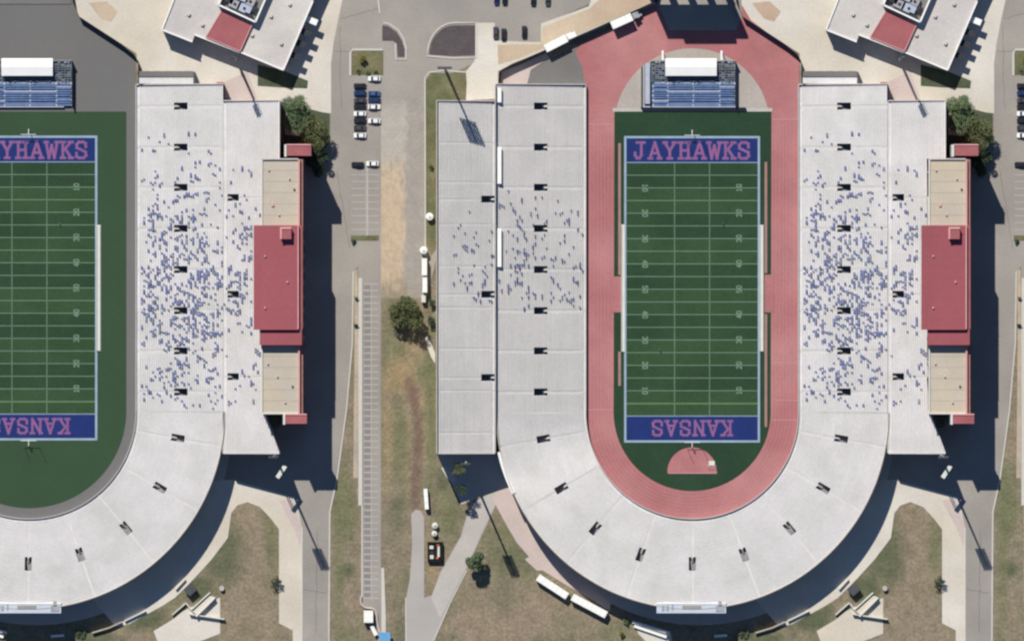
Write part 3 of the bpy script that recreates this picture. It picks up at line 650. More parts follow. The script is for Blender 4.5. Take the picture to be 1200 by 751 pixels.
for (y, xs_, zs_) in ((99.8, (686, 581), (LOW0 + .9, LOWR + .9)),):
    b = MB(); b.prism([(X(686), Y(y)), (X(581), Y(y)), (X(581), Y(y - .8)), (X(686), Y(y - .8))], 0, 0.0, top=False)
def sloped_wall(parent, p0, p1, z0, z1, th, m, name='end_wall'):
    a = Vector((X(p0[0]), Y(p0[1]))); c = Vector((X(p1[0]), Y(p1[1]))); t = (c - a).normalized(); n = Vector((-t.y, t.x)) * th / 2
    b = MB(); A = [a + n, a - n]; B = [c + n, c - n]
    b.face([(*A[0], z0), (*A[1], z0), (*B[1], z1), (*B[0], z1)])
    b.face([(*A[0], 0), (*B[0], 0), (*B[0], z1), (*A[0], z0)]); b.face([(*A[1], 0), (*B[1], 0), (*B[1], z1), (*A[1], z0)])
    b.face([(*A[0], 0), (*A[1], 0), (*A[1], z0), (*A[0], z0)]); b.face([(*B[0], 0), (*B[1], 0), (*B[1], z1), (*B[0], z1)])
    return b.build(name, M[m], parent)
sloped_wall(west, (686, 99.4), (580.8, 99.4), LOW0 + .9, LOWR + .9, .35, 'wallcon')
sloped_wall(west, (580, 119.4), (512, 119.4), U0 + .9, UPR + .9, .35, 'wallcon')
sloped_wall(west, (580, 530.6), (512, 530.6), U0 + .9, UPR + .9, .35, 'wallcon')
for (ya, yb) in ((173, 216), (268, 313), (104, 121)):
    b = MB(); b.pbox(583, 587.6, ya, yb, 11.6, 12.3); b.build('platform', M['white'], west)
reparent(west)

# --- bowl + east stand, once per stadium
def bowl_and_east(dx, side, cx, cy, Rin, a_from, a_to, crowdword):
    bowl = thing('bowl_stand', f'curved white bleacher bowl closing the lower end of the {side} stadium', 'stadium stand', P(cx, cy + 180))
    fB = lambda s, t: (cx + (Rin + s) * math.cos(R(t)), cy + (Rin + s) * math.sin(R(t)))
    per = lambda s: 57.2958 / (Rin + s)
    va = [a for a in range(10, 171, 20) if a_from < a < a_to]
    bs = [a_from] + va + [a_to]
    a0, c0 = v_ext(104)
    terrace(bowl, fB, 0, 104, LOW0, LOWR, seg_list(bs), 2.4, {t: (a0, c0, 4.1) for t in va}, 'tread_w' if False else 'tread_e', 'bench_e', per, va, nseg=6)
    b = MB(); rr = Rin + 104.3
    pts = [(cx + rr * math.cos(R(a)), cy + rr * math.sin(R(a))) for a in np.arange(a_from, a_to + .1, 3)]
    ribbon(b, pts, 1.0, LOWR + 1.0, h=LOWR + 1.0); b.build('rear_wall', M['stone'], bowl)
    b = MB(); rr = Rin - .4
    pts = [(cx + rr * math.cos(R(a)), cy + rr * math.sin(R(a))) for a in np.arange(a_from, a_to + .1, 3)]
    ribbon(b, pts, .8, 2.4, h=2.4); b.build('front_wall', M['wallcon'], bowl)
    # sign deck at the lower edge
    b = MB(); b.pbox(cx - 42, cx + 39, 706, 717, 9.6, 11.9); b.build('sign_deck', M['signboard'], bowl)
    b = MB(); b.pbox(cx - 42, cx + 39, 704, 706.5, 11.6, 12.05); b.build('deck_edge', M['white'], bowl)
    dk = MB()
    for (xa, xb, ya, yb) in ((-36, -33, 708, 714), (-31, -28, 708, 714), (-24.5, -22.5, 707, 713), (27, 37, 708, 715), (30, 34, 703, 709)):
        dk = MB(); dk.pbox(cx + xa, cx + xb, ya, yb, 11.8, 12.1 if yb - ya < 7 or xa != 30 else 12.15); dk.build('sign_mark', M['greymetal'], bowl)
    dk = MB(); dk.pbox(cx - 12, cx + 10, 708, 712, 11.8, 12.1); dk.build('sign_bar', M['asphalt'], bowl)
    reparent(bowl)
    east = thing('east_stand', f'white two tier stand dotted with spectators, right of the {side} football field', 'stadium stand', P(cx + 180, 315))
    fE = lambda s, t: (cx + Rin + s, t)
    terrace(east, fE, 0, 102.5, LOW0, LOWR, seg_list([100] + vy + [cy]), 3.0, {t: (17 * 102.5 / 39, 23 * 102.5 / 39, 4.1) for t in vy}, 'tread_e', 'bench_e', ONE, vy)
    x2 = 262.5 - 34 - Rin + (0)                      # where the upper tier starts
    fU = lambda s, t: (dx + 262.5 + s, t)
    def bnd(s, a, c):
        if s > 47:
            lo = 478 + (s - 47) * 2.75
            if a >= 187: a = max(a, min(lo, 530))
            if a < 187 and c > 187: c = 187
        return a, c
    uv = [232, 345, 441]
    ub = sorted([119, 187, 280, 395, 480] + uv + [530])
    rp = 66 / round(66 / ROWPX)
    terrace(east, fU, 0, 66, U0 - 1.2, UPR - 1, seg_list(ub), 1.6, {t: (2 * rp, 7 * rp, 4.0) for t in uv}, 'tread_e', 'bench_e', ONE, uv, bounds=bnd)
    wall_strip(east, 'front_wall', [(cx + Rin - .4, 99.5), (cx + Rin - .4, cy)], 0, 2.3, .3, 'wallcon')
    wall_strip(east, 'tier_wall', [(dx + 262, 119.5), (dx + 262, 530)], 0, 11.6, .3, 'wallcon')
    wall_strip(east, 'rear_wall', [(dx + 328.6, 119), (dx + 328.6, 187)], 0, 18.8, .3, 'wallcon')
    sloped_wall(east, (cx + Rin, 99.4), (dx + 263, 99.4), LOW0 + .9, LOWR + .9, .35, 'wallcon')
    sloped_wall(east, (dx + 262.5, 119), (dx + 328.5, 119), U0 - .4, UPR - .2, .35, 'wallcon')
    sloped_wall(east, (dx + 262.5, 530.6), (dx + 328.5, 530.6), U0 - .4, UPR - .2, .35, 'wallcon')
    for (p, q, za, zb) in (((309.5, 479), (328.5, 530), 16.8, 18.8),):
        sloped_wall(east, (p[0] + dx, p[1]), (q[0] + dx, q[1]), za, zb, .3, 'wallcon', 'side_wall')
    reparent(east)
    return bowl, east
bowl_and_east(DXR, 'right', 811, 483, 125, 0, 180, '')
bowl_and_east(0, 'left', 34, 482, 126, 0, 130, '')

# ------------------------------------------------------------------ press box
def press_box(dx, side):
    t = thing('press_box', f'press box with red centre roof and tan wings behind the {side} white stand', 'building', P(dx + 333, 336))
    def pb(name, m, *a):
        b = MB(); b.pbox(a[0] + dx, a[1] + dx, *a[2:]); return b.build(name, M[m], t)
    pb('wall', 'brick', 309, 356.6, 188, 484, 0, 25.4)
    pb('roof', 'roof_tan', 309, 351, 188, 265, 25.4, 26.0); pb('roof', 'roof_tan', 309, 351, 404, 484, 25.4, 26.0)
    for ya, yb in ((188, 265), (404, 484)):
        pb('parapet', 'roof_pink', 351, 353, ya, yb, 25.4, 26.9); pb('ledge', 'roof_red2', 353, 357.6, ya, yb, 22.0, 24.6); pb('coping', 'tarp', 308, 309.6, ya, yb, 25.4, 26.5)
    pb('coping', 'wallcon', 309.6, 351, 187, 188.6, 25.4, 26.7); pb('coping', 'tarp', 309.6, 351, 482.6, 484.4, 25.4, 26.6)
    pb('roof', 'roof_red', 299.5, 351.5, 265, 385.5, 26.0, 30.0)
    b = MB()
    for k in range(1, 10):
        y = 265 + 120.5 * k / 10; b.pbox(300 + dx, 350.5 + dx, y - .2, y + .2, 29.9, 30.02)
    b.build('roof_seam', M['roof_red'], t)
    pb('roof', 'roof_red', 306.5, 355.5, 385.8, 404, 26.0, 29.2)
    pb('ledge', 'roof_red2', 351.8, 356.4, 265, 385.5, 26.0, 28.8); pb('coping', 'roof_pink', 350.6, 352.0, 265, 385.5, 28.9, 30.4)
    pb('coping', 'roof_red', 299, 351, 385.2, 386.3, 30, 30.5)
    h = pb('rooftop_unit', 'roof_red2', 331, 343.5, 268, 281, 30, 32.4)
    pb('unit_coping', 'roof_pink', 330.4, 332.4, 267, 281, 32.35, 32.7).parent = t; pb('unit_coping', 'roof_pink', 332.4, 343.5, 267, 269.4, 32.35, 32.7)
    for (a, name) in (((337.5, 366, 172, 184), 'stair_tower'), ((336, 361, 485.5, 495.5), 'stair_tower')):
        pb(name, 'roof_red2', *a, 0, 26.8)
        pb('tower_coping', 'tarp', a[0] - 2.5, a[0], a[2] - 1, a[3] + 1, 0, 27.2); pb('tower_coping', 'roof_pink', a[0], a[1], a[2] - 1.6, a[2], 24.5, 27.1)
    pb('roof_vent', 'greymetal', 345, 347, 221, 223, 26, 26.9); pb('roof_vent', 'greymetal', 343, 345, 450, 452, 26, 26.9)
    for k in range(1, 6):
        pb('roof_joint', 'coping_joint', 309.8, 350.8, 188 + k * 13 - .2, 188 + k * 13 + .2, 25.9, 26.03); pb('roof_joint', 'coping_joint', 309.8, 350.8, 404 + k * 13 - .2, 404 + k * 13 + .2, 25.9, 26.03)
    for (qx, qy, zq) in ((316, 200, 26), (340, 210, 26), (328, 252, 26), (315, 425, 26), (335, 470, 26), (326, 440, 26), (312, 300, 30), (338, 330, 30), (312, 360, 30)):
        pb('roof_vent', 'roof_grey', qx, qx + 1.6, qy, qy + 1.6, zq, zq + .7)
    pb('roof_hatch', 'roof_pink', 320, 323, 240, 243, 26, 26.5)
    me = None
    for lv in (4, 10, 16):
        for k in range(18):
            y = 196 + k * 16
            b = MB(); b.pbox(356.4 + dx, 356.9 + dx, y - 5, y + 5, lv, lv + 3); b.build('window', M['glass'], t)
    for k in range(3):       # light coloured glass band facing the field
        y = 275 + k * 37
        b = MB(); b.pbox(307.4 + dx, 309.2 + dx, y, y + 34, 22, 25); b.build('window', M['glass'], t)
    b = MB()
    for k in range(13): b.pbox(300 + dx, 309 + dx, 268 + k * 9.5, 269 + k * 9.5, 24.6, 26)
    b.build('roof_bracket', M['greymetal'], t)
    reparent(t)
press_box(0, 'left'); press_box(DXR, 'right')

# ------------------------------------------------------------------ building at the top right of each stadium
def hall(dx, side):
    t = thing('sports_hall', f'low pale roofed building with a red roof square behind the {side} stadium', 'building', P(dx + 280, 30))
    zt = 7.2
    roof = [(190.5, 36), (207, -6), (228, -60), (420, -10), (372, -8), (367, 3), (332.5, 83), (281, 63), (240, 46), (228, 44.5), (225.5, 50.5)]
    roof = [(190.5, 36), (207, -6), (226, -60), (395, -60), (367, 3), (332.5, 83), (282, 62), (241, 45.5), (229, 41.5), (226, 50)]
    b = MB(); b.prism(pl(roof, dx), 0, zt, 0, 1); b.build('roof', [M['roof_grey'], M['stone']], t)
    for seg in (((190.5, 36), (207, -6)), ((190.5, 36), (226, 50)), ((229, 41.8), (281.5, 62.2)), ((282, 62), (332.5, 83)), ((332.5, 83), (367, 3))):
        wall_strip(t, 'coping', [(p[0] + dx, p[1]) for p in seg], zt - .02, zt + .55, .45, 'white')
    b = MB(); b.prism(pl([(228.5, 43.5), (241, 47), (282, 64), (264, 57)], dx), 0, zt + .02); 
    red = [(261.5, 12), (296, 30), (282, 61), (242, 44.5)]
    b = MB(); b.prism(pl(red, dx), zt, zt + .9, 0, 0); b.build('red_roof', M['roof_red2'], t)
    wall_strip(t, 'red_roof_edge', [(p[0] + dx, p[1]) for p in red + red[:1]], zt + .85, zt + 1.1, .3, 'roof_pink')
    enc = [(257, 7), (300, 27), (316, -10), (272, -30)]
    wall_strip(t, 'plant_screen', [(p[0] + dx, p[1]) for p in enc + enc[:1]], zt, zt + 3.2, .6, 'white')
    b = MB(); b.prism(pl([(259, 6), (299.5, 25), (314, -9), (273, -27)], dx), zt, zt + .25); b.build('plant_deck', M['asphalt_dark'], t)
    for (qx, qy, w, l, m) in ((276, 6, 4, 3, 'greymetal'), (287, 11, 5, 3, 'aluminium'), (294, 3, 3.4, 3, 'greymetal'), (270, 0, 3, 3, 'darkmetal'), (284, -2, 5, 2.4, 'aluminium'), (299, 12, 2, 2.2, 'darkmetal'), (291, 20, 3, 2, 'leaf')):
        if m == 'leaf': m = 'darkmetal'
        o = MB(); cpt = (X(qx + dx), Y(qy)); an = R(-25)
        o.box(-w / 2, w / 2, -l / 2, l / 2, zt + .2, zt + 1.9, 0, an, cpt); pr = o.build('air_unit', M[m], t)
        o = MB(); c3 = Vector((cpt[0], cpt[1], 0)); o.tube(c3 + Vector((0, 0, zt + 1.9)), c3 + Vector((0, 0, zt + 2.2)), .55, .5, 12); o.build('fan', M['darkmetal'], pr)
    # canopies stepping out along the right wall
    for k, (qx, qy) in enumerate(((361, 24), (354, 38), (348, 51), (341, 65))):
        b = MB(); b.box(-1.4, 3.0, -1.1, 1.1, 5.2 + .2 * (k % 2), 5.6 + .2 * (k % 2), 0, R(-22), (X(qx + 2 + dx), Y(qy))); b.build('canopy', M['white' if k == 0 else 'darkmetal'], t)
    for k in range(9):
        f = (k + .5) / 9; qx = 332.5 + 34.5 * f; qy = 83 - 80 * f
        b = MB(); b.box(-.12, .12, -1.1, 1.1, 1.0, 3.4, 0, R(-23.3), (X(qx + .7 + dx), Y(qy + .25))); b.build('window', M['glass'], t)
    for k in range(8):
        f = (k + .5) / 8; qx = 284 + 46 * f; qy = 62.8 + 19.2 * f
        b = MB(); b.box(-1.5, 1.5, -.12, .12, 1.0, 3.4, 0, R(-22.4), (X(qx + dx), Y(qy + .5))); b.build('window', M['glass'], t)
    for (qx, qy) in ((296, 42), (318, 20), (330, 52), (222, 18), (340, 6), (238, 30)):
        b = MB(); b.box(-.5, .5, -.5, .5, zt, zt + .8, 0, R(-23), (X(qx + dx), Y(qy))); b.build('roof_vent', M['roof_grey'], t)
    reparent(t)
    # concourse block above the stand
    c = thing('concourse_block', f'low grey flat roofed concourse block at the top edge of the {side} stadium', 'building', P(dx + 195, 91))
    b = MB(); b.pbox(163.5 + dx, 227 + dx, 84, 90.4, 0, 4.0); b.build('roof', M['asphalt_dark'], c)
    b = MB(); b.pbox(163.5 + dx, 227 + dx, 90.6, 98.5, 0, 3.6); b.build('terrace', M['tread_e'], c)
    b = MB(); b.pbox(227 + dx, 229 + dx, 85, 99, 0, 4.0); b.build('wall', M['fence'], c)
    for k in range(5):
        b = MB(); b.pbox(168 + k * 12 + dx, 176 + k * 12 + dx, 83.8, 84.1, .6, 2.8); b.build('door', M['darkmetal'], c)
    reparent(c)
    t = thing('brick_kiosk', f'small reddish stair head at the top corner of the {side} stand', 'kiosk', P(dx + 259, 107))
    b = MB(); b.pbox(254.5 + dx, 262 + dx, 97, 101, 0, 6); b.build('roof', M['roof_red2'], t)
    b = MB(); b.pbox(258 + dx, 264 + dx, 101, 118, 0, 5); b.build('wall', M['brick'], t)
    reparent(t)
hall(0, 'left'); hall(DXR, 'right')

# ------------------------------------------------------------------ fences round the top of each stadium
def fence(pts, label, h=3.6, panel=6.5):
    t = thing('screened_fence', label, 'fence', P(*pts[0])); org = t.location.copy()
    for p, q in zip(pts[:-1], pts[1:]):
        a = P(*p); c = P(*q); L = (c - a).length; n = max(1, int(round(L / panel))); an = math.atan2((c - a).y, (c - a).x)
        for k in range(n):
            s_ = a + (c - a) * (k / n); b = MB(); b.box(.05, L / n - .05, -.05, .05, .1, h, 0, an, (s_.x - org.x, s_.y - org.y)); b.build('screen_panel', M['fence'], t)
            b = MB(); b.tube((s_.x - org.x, s_.y - org.y, 0), (s_.x - org.x, s_.y - org.y, h + .15), .07, .07, 6); b.build('post', M['darkmetal'], t)
fence([(82, -20), (86, 4), (93, 20), (142, 52), (157, 64), (162, 72), (162.5, 98)], 'dark screened fence curving along the grey track corner of the left stadium')
fence([(859, -20), (863, 4), (870, 20), (919, 52), (934, 64), (938.5, 72), (939.5, 98)], 'dark screened fence along the top right corner of the red track')
fence([(584, 99), (585, 84), (600, 76), (690, 37), (768, 2), (772, -20)], 'dark screened fence running up beside the parked trucks above the red track')
fence([(282, 86), (299, 117)], 'short dark screen standing in for a pole shadow beside the left rosy pavement', 1.2)  # low dark screen added along the floodlight pole's shadow line

# ------------------------------------------------------------------ end bleacher with white tent roof
def end_bleacher(dx, side, full):
    t = thing('end_bleacher', f'blue seated bleacher with white tent roof above the {side} football field', 'bleacher', P(dx + 812, 100))
    def pb(name, m, *a, par=t):
        b = MB(); b.pbox(a[0] + dx, a[1] + dx, *a[2:]); return b.build(name, M[m], par)
    y = 124.6; z = .8; k = 0
    while y > 98:
        pb('seat_row', 'aluminium' if k in (0, 2, 4, 6, 8) else 'seat_blue', 764, 861, y - 2.6, y, z - .5, z + .1)
        for (xa, xb) in ((766, 781), (783, 811), (813, 842), (844, 860)):
            if (k * 7 + xa) % 5: 
                b = MB(); b.pbox(xa + dx, xb + dx, y - 2.0, y - .5, z + .1, z + .5); b.build('seat_bench', M['seat_blue'], t)
        y -= 2.75; z += .17; k += 1
    for (xa, xb) in ((766, 788), (791, 817), (820, 845), (848, 862)):
        pb('walkway', 'aluminium', xa, xb, 96.8, 100, z - .3, z + .2)
    while y > 74:
        pb('seat_row', 'seat_grey', 763, 861, y - 2.6, y, z - .5, z + .1)
        b = MB(); random.seed(int(y * 10))
        for q in range(26):
            xq = 764 + q * 3.7
            if random.random() < .72: b.pbox(xq + dx, xq + 2.6 + dx, y - 2.1, y - .8, z + .1, z + .45 + .3 * random.random())
        b.build('chairs', M['aluminium' if int(y) % 3 == 0 else 'seat_grey'], t, 'stuff')
        y -= 2.75; z += .17
    pb('back_rail', 'greymetal', 763, 862, 71.2, 71.8, z - .5, z + .9)
    pb('side_rail', 'darkmetal', 861.5, 862.2, 72, 125, 0, 3.2); pb('side_rail', 'darkmetal', 762, 762.6, 72, 125, 0, 2.4)
    tr = pb('tent_roof', 'white', 779.5, 839.5, 69, 89.5, 4.9, 5.25)
    b = MB(); b.face([P(779.5 + dx, 69, 5.25), P(839.5 + dx, 69, 5.25), P(839.5 + dx, 79, 5.8), P(779.5 + dx, 79, 5.8)]); b.face([P(779.5 + dx, 89.5, 5.25), P(839.5 + dx, 89.5, 5.25), P(839.5 + dx, 79, 5.8), P(779.5 + dx, 79, 5.8)])
    b.face([P(779.5 + dx, 69, 5.25), P(779.5 + dx, 79, 5.8), P(779.5 + dx, 89.5, 5.25)]); b.face([P(839.5 + dx, 69, 5.25), P(839.5 + dx, 79, 5.8), P(839.5 + dx, 89.5, 5.25)])
    b.build('roof_ridge', M['white'], t)
    for q in (782, 801, 820, 838):
        for yy in (71, 88): pb('tent_post', 'greymetal', q, q + .7, yy, yy + .7, 0, 5.0)
    if full:
        pb('mast', 'white', 775.2, 777.6, 60, 71, 4.2, 4.7); pb('mast', 'white', 844, 846.4, 60, 71, 4.2, 4.7)
        pb('mast_leg', 'white', 776, 776.8, 60, 61, 0, 4.3); pb('mast_leg', 'white', 845, 845.8, 60, 61, 0, 4.3)
        pb('ramp', 'aluminium', 755.5, 761.5, 75, 122, 1.4, 1.8); pb('ramp_wall', 'greymetal', 750.5, 751.5, 76, 126, 0, 1.6); pb('ramp_wall', 'greymetal', 754.8, 755.5, 75, 122, 0, 2.2)
        pb('front_black_bar', 'black', 752, 874, 126.3, 128.6, 0, 1.3)  # solid black bar running past both ends of the bleacher
        pb('front_walk', 'aluminium', 754, 862, 124.8, 126.1, 0, 1.2)
    else:
        pb('front_walk', 'aluminium', 764, 852, 124.8, 126.1, 0, 1.2)
    reparent(t)
end_bleacher(0, 'right', True); end_bleacher(-777.0, 'left', False)

# ------------------------------------------------------------------ scoreboards above the top edge
def scoreboard(px, py, wpx, zb, zt, label, dx=0, cols=5):
    t = thing('scoreboard', label, 'scoreboard', P(px, py)); hw = wpx * S / 2
    b = MB(); b.box(-hw, hw, -.6, .6, zb, zt); b.build('panel', M['darkmetal'], t)
    b = MB(); b.box(-hw * .62, hw * .66, -.6, .6, zt, zt + 2.0); b.build('crown_panel', M['darkmetal'], t)
    b = MB(); b.box(-hw + .8, hw - .8, -.68, -.6, zb + .8, zt - .8); b.build('screen', M['black'], t)
    for k in range(cols):
        x = -hw + .8 + (2 * hw - 1.6) * k / (cols - 1); b = MB(); b.box(x - 1.1, x + 1.1, -.8, .8, 0, zb); b.build('column', M['darkmetal'], t)
scoreboard(797, -31, 94, 13.2, 25.6, 'tall dark scoreboard standing above the top of the red track')
t = thing('shadow_block_row', 'row of low dark blocks standing in for column shadows, left grey track', 'shadow stand-in', P(30, 0))  # dark blocks added in place of the scoreboard columns' cast shadows
for k, q in enumerate((-60, -38, -14, 12, 33, 60)):
    w_ = 5.5 if q != 33 else 3; b = MB(); b.pbox(570 + q - w_ + 30, 570 + q + w_ + 30, 366, 376, 0, 1.4); o = b.build('shadow_block', M['darkmetal'], t); o.location = (0, 1.5, 0)
b = MB(); b.box(-24, 16.5, -1.6, 4, .14, .35); b.build('grey_base', M['asphalt_dark'], t)

# ------------------------------------------------------------------ floodlight towers
def floodlight(px, py, h, label, n=8, wd=3.6):
    t = thing('floodlight_tower', label, 'floodlight', P(px, py), 0, 'stadium floodlight towers')
    b = MB(); b.tube((0, 0, 0), (0, 0, h), .55, .28, 10); b.build('pole', M['greymetal'], t)
    for k in range(n):
        z = h - .85 * n + k * 1.05; b = MB(); b.box(-wd / 2, wd / 2, -.12, .12, z, z + .2); a = b.build('crossarm', M['fence'], t)
        for q in range(int(wd / .85)):
            x = -wd / 2 + .4 + q * .85; b = MB(); b.tube((x, -.15, z + .35), (x, -.6, z + .25), .3, .36, 8); b.build('lamp', M['fence'], a)
floodlight(323.5, 533, 44, 'tall floodlight tower at the lower corner of the left stadium press box stand')
floodlight(1100.5, 533, 44, 'tall floodlight tower at the lower corner of the right stadium press box stand')
floodlight(546.5, 541, 44, 'tall floodlight tower beside the lower end of the two tier west stand')
floodlight(522, 82, 43, 'tall floodlight tower on the grass above the west stand', 8, 5.2)
floodlight(277, 70, 38, 'tall floodlight tower by the hall wall behind the left stadium', 5, 2.4)
floodlight(1054, 70, 38, 'tall floodlight tower by the hall wall behind the right stadium', 5, 2.4)

# ------------------------------------------------------------------ vehicles
def car(paint, kind='car', label='', group=None, cat='car'):
    t = thing('parked_car', label, cat, (0, 0, 0), 0, group)
    L, W = 4.5, 1.84
    prof = [(-2.25, .45), (-2.22, .78), (-1.3, .92), (1.75, 1.0), (2.2, .95), (2.25, .5)]      # nose at -x
    b = MB()
    rows = []
    for x, z in prof:
        f = .86 if abs(x) > 2.1 else 1.0
        rows.append([(x, -W / 2 * f, .3), (x, -W / 2 * f, z - .12), (x, -W / 2 * f * .9, z), (x, W / 2 * f * .9, z), (x, W / 2 * f, z - .12), (x, W / 2 * f, .3)])
    for a, c in zip(rows[:-1], rows[1:]):
        for k in range(5): b.face([a[k], a[k + 1], c[k + 1], c[k]])
    b.face(rows[0]); b.face(rows[-1][::-1]); body = b.build('body', M[paint], t)
    b = MB(); A = [(-1.15, .78, .95), (1.75, .78, 1.0), (1.25, .62, 1.42), (-.35, .62, 1.45)]
    for sg in (1, -1): b.face([(p[0], p[1] * sg, p[2]) for p in A])
    b.build('side_window', M['glass'], t)
    b = MB(); b.face([(-1.15, .78, .95), (-1.15, -.78, .95), (-.35, -.62, 1.45), (-.35, .62, 1.45)]); b.build('windscreen', M['glass'], t)
    b = MB(); b.face([(1.75, .78, 1.0), (1.75, -.78, 1.0), (1.25, -.62, 1.42), (1.25, .62, 1.42)]); b.build('rear_window', M['glass'], t)
    b = MB(); b.face([(-.37, -.64, 1.46), (1.27, -.64, 1.44), (1.27, .64, 1.44), (-.37, .64, 1.46)]); b.build('car_roof', M[paint], t)
    for x in (-1.4, 1.4):
        for sg in (-1, 1):
            b = MB(); b.tube((x, sg * .72, .33), (x, sg * .95, .33), .33, .33, 10); b.build('wheel', M['black'], t)
    for sg in (-1, 1):
        b = MB(); b.box(-2.24, -2.14, sg * .62 - .16, sg * .62 + .16, .6, .76); b.build('headlight', M['white'], t)
        b = MB(); b.box(2.18, 2.26, sg * .66 - .14, sg * .66 + .14, .7, .86); b.build('tail_light', M['orange'], t)
    return t
protos = {}
def put_car(px, py, paint, label, ang=0, group=None, cat='car'):
    if paint not in protos: protos[paint] = car(paint); t = protos[paint]
    else: t = copy_tree(protos[paint])
    t.location = P(px, py, .07); t.rotation_euler = (0, 0, ang); t['label'] = label; t['category'] = cat
    if group: t['group'] = group
    elif 'group' in t: del t['group']
    return t
c1 = [(101, 'car_black', 'black car'), (109.5, 'car_navy', 'navy car'), (118, 'car_grey', 'dark grey car'), (125.5, 'car_black', 'black car'), (133.5, 'car_white', 'white car'), (141.5, 'car_black', 'black car'), (150, 'car_grey', 'dark grey car'), (159, 'car_white', 'white car')]
ordn = ['first', 'second', 'third', 'fourth', 'fifth', 'sixth', 'seventh', 'eighth']
for dx, sd in ((0, 'left stadium car park'), (777, 'car park at the right edge')):
    for k, (y, p, n) in enumerate(c1):
        put_car(421.8 + dx, y, p, f'{n}, {ordn[k]} down the longer column, {sd}', 0 if k % 3 else math.pi, 'cars in the stadium car parks')
    if dx == 0:
        for k, (y, p, n) in enumerate([(92.5, 'car_white', 'white car'), (110, 'car_blue', 'blue car'), (117.5, 'car_navy', 'navy car'), (125.5, 'car_white', 'white car'), (142, 'car_white', 'white car')]):
            put_car(438.6 + dx, y, p, f'{n}, {ordn[k]} down the shorter column, {sd}', math.pi if k % 2 else 0, 'cars in the stadium car parks')
    put_car(419 + dx, 193, 'car_black', f'black car parked alone below the columns in the {sd}', 0, 'cars in the stadium car parks')
    if dx == 0: put_car(436.5, 192, 'car_white', 'white car nose to tail with a black one below the parked columns', 0, 'cars in the stadium car parks')
for (x, y, p, l) in ((581, 39, 'car_grey', 'dark grey car left of three under the top asphalt edge'), (590.5, 41, 'car_black', 'black car in the middle of three below the top asphalt'), (614.5, 38, 'car_black', 'black car at the right of three on the top asphalt'),
                     (582, -1, 'car_navy', 'navy car at the top frame edge, leftmost of four'), (591.5, -1, 'car_black', 'black car at the top frame edge, second of four'), (625, 0, 'car_black', 'black car at the top frame edge, third of four'), (642, 0, 'car_grey', 'dark grey car at the top frame edge, rightmost of four')):
    put_car(x, y, p, l, math.pi / 2, 'cars on the top asphalt')

def trailer(px, py, lpx, wpx, ang, h, label, cab=None, z0=1.0, m='white', cat='trailer', name='box_trailer'):
    t = thing(name, label, cat, P(px, py, .05), ang); L = lpx * S; W = wpx * S
    b = MB(); b.box(-L / 2, L / 2, -W / 2, W / 2, z0, h - .15); b.build('body', M[m], t)
    b = MB(); b.box(-L / 2 + .05, L / 2 - .05, -W / 2 + .05, W / 2 - .05, h - .15, h); rf = b.build('roof', M['white' if m == 'white' else m], t)
    b = MB()
    n = max(3, int(L / 1.6))
    for k in range(n): x = -L / 2 + .5 + (L - 1) * k / (n - 1); b.box(x - .04, x + .04, -W / 2 + .06, W / 2 - .06, h, h + .04)
    b.build('roof_rib', M['tarp'], rf)
    b = MB(); b.box(-L / 2 + .3, L / 2 - .3, -W / 2 + .4, W / 2 - .4, .7, z0); b.build('chassis', M['black'], t)
    for x in (-L / 2 + 1.2, -L / 2 + 2.2, L / 2 - 1.4):
        for sg in (-1, 1):
            b = MB(); b.tube((x, sg * (W / 2 - .35), .5), (x, sg * (W / 2), .5), .48, .48, 10); b.build('wheel', M['black'], t)
    if cab:
        cw = min(W, 2.5); x0 = L / 2 + .35
        b = MB(); b.box(x0, x0 + 2.3, -cw / 2, cw / 2, .8, 2.9); cb = b.build('cab', M[cab], t)
        b = MB(); b.box(x0 + 2.3, x0 + 3.3, -cw / 2 + .25, cw / 2 - .25, .8, 1.7); b.build('bonnet', M[cab], t)
        b = MB(); b.face([(x0 + 2.32, -cw / 2 + .1, 1.8), (x0 + 2.32, cw / 2 - .1, 1.8), (x0 + 2.1, cw / 2 - .1, 2.92), (x0 + 2.1, -cw / 2 + .1, 2.92)]); b.build('windscreen', M['glass'], t)
        b = MB(); b.box(x0 + .2, x0 + 1.2, -cw / 2 + .2, cw / 2 - .2, 2.9, 3.5); b.build('wind_deflector', M[cab], t)
        for sg in (-1, 1):
            b = MB(); b.tube((x0 + 2.2, sg * (cw / 2 - .3), .5), (x0 + 2.2, sg * cw / 2, .5), .5, .5, 10); b.build('wheel', M['black'], t)
    return t
trailer(651.5, 51.5, 28, 9.5, R(27), 4.1, 'white box truck with its cab uphill, parked along the fence above the red track', cab='white', cat='truck', name='box_truck')
trailer(728.5, 25.5, 26, 9.5, R(24), 4.1, 'white truck trailer parked highest along the fence beside the red track', cab='greymetal', cat='truck', name='box_truck')
trailer(647.5, 687, 41, 8.5, R(-33), 3.0, 'shorter white trailer parked on grass beside the bowl path')
trailer(690.5, 709.5, 45, 8.5, R(-28), 3.0, 'longer white trailer on grass at the lower end of the bowl path')
trailer(499.5, 584.5, 24, 4.6, R(-86), 2.4, 'narrow white trailer at the head of the pale lane', z0=.6)
trailer(497.5, 313, 20, 6.2, R(90), 3.6, 'upper of two white trailers parked against the west stand')
trailer(498, 334, 18, 5.6, R(90), 3.6, 'lower of two white trailers parked against the west stand')
trailer(496.5, 350, 9, 5, R(90), 2.4, 'small pale trailer below the two white ones by the west stand', m='tarp', z0=.6)
t = trailer(432, 722, 14, 11, R(90), 3.0, 'square white hut at the foot of the striped parking strip', cat='hut', name='service_hut', z0=.3)
trailer(438.3, 738.5, 12, 4.4, R(-65), 1.6, 'small white trailer angled below the white hut', z0=.5)
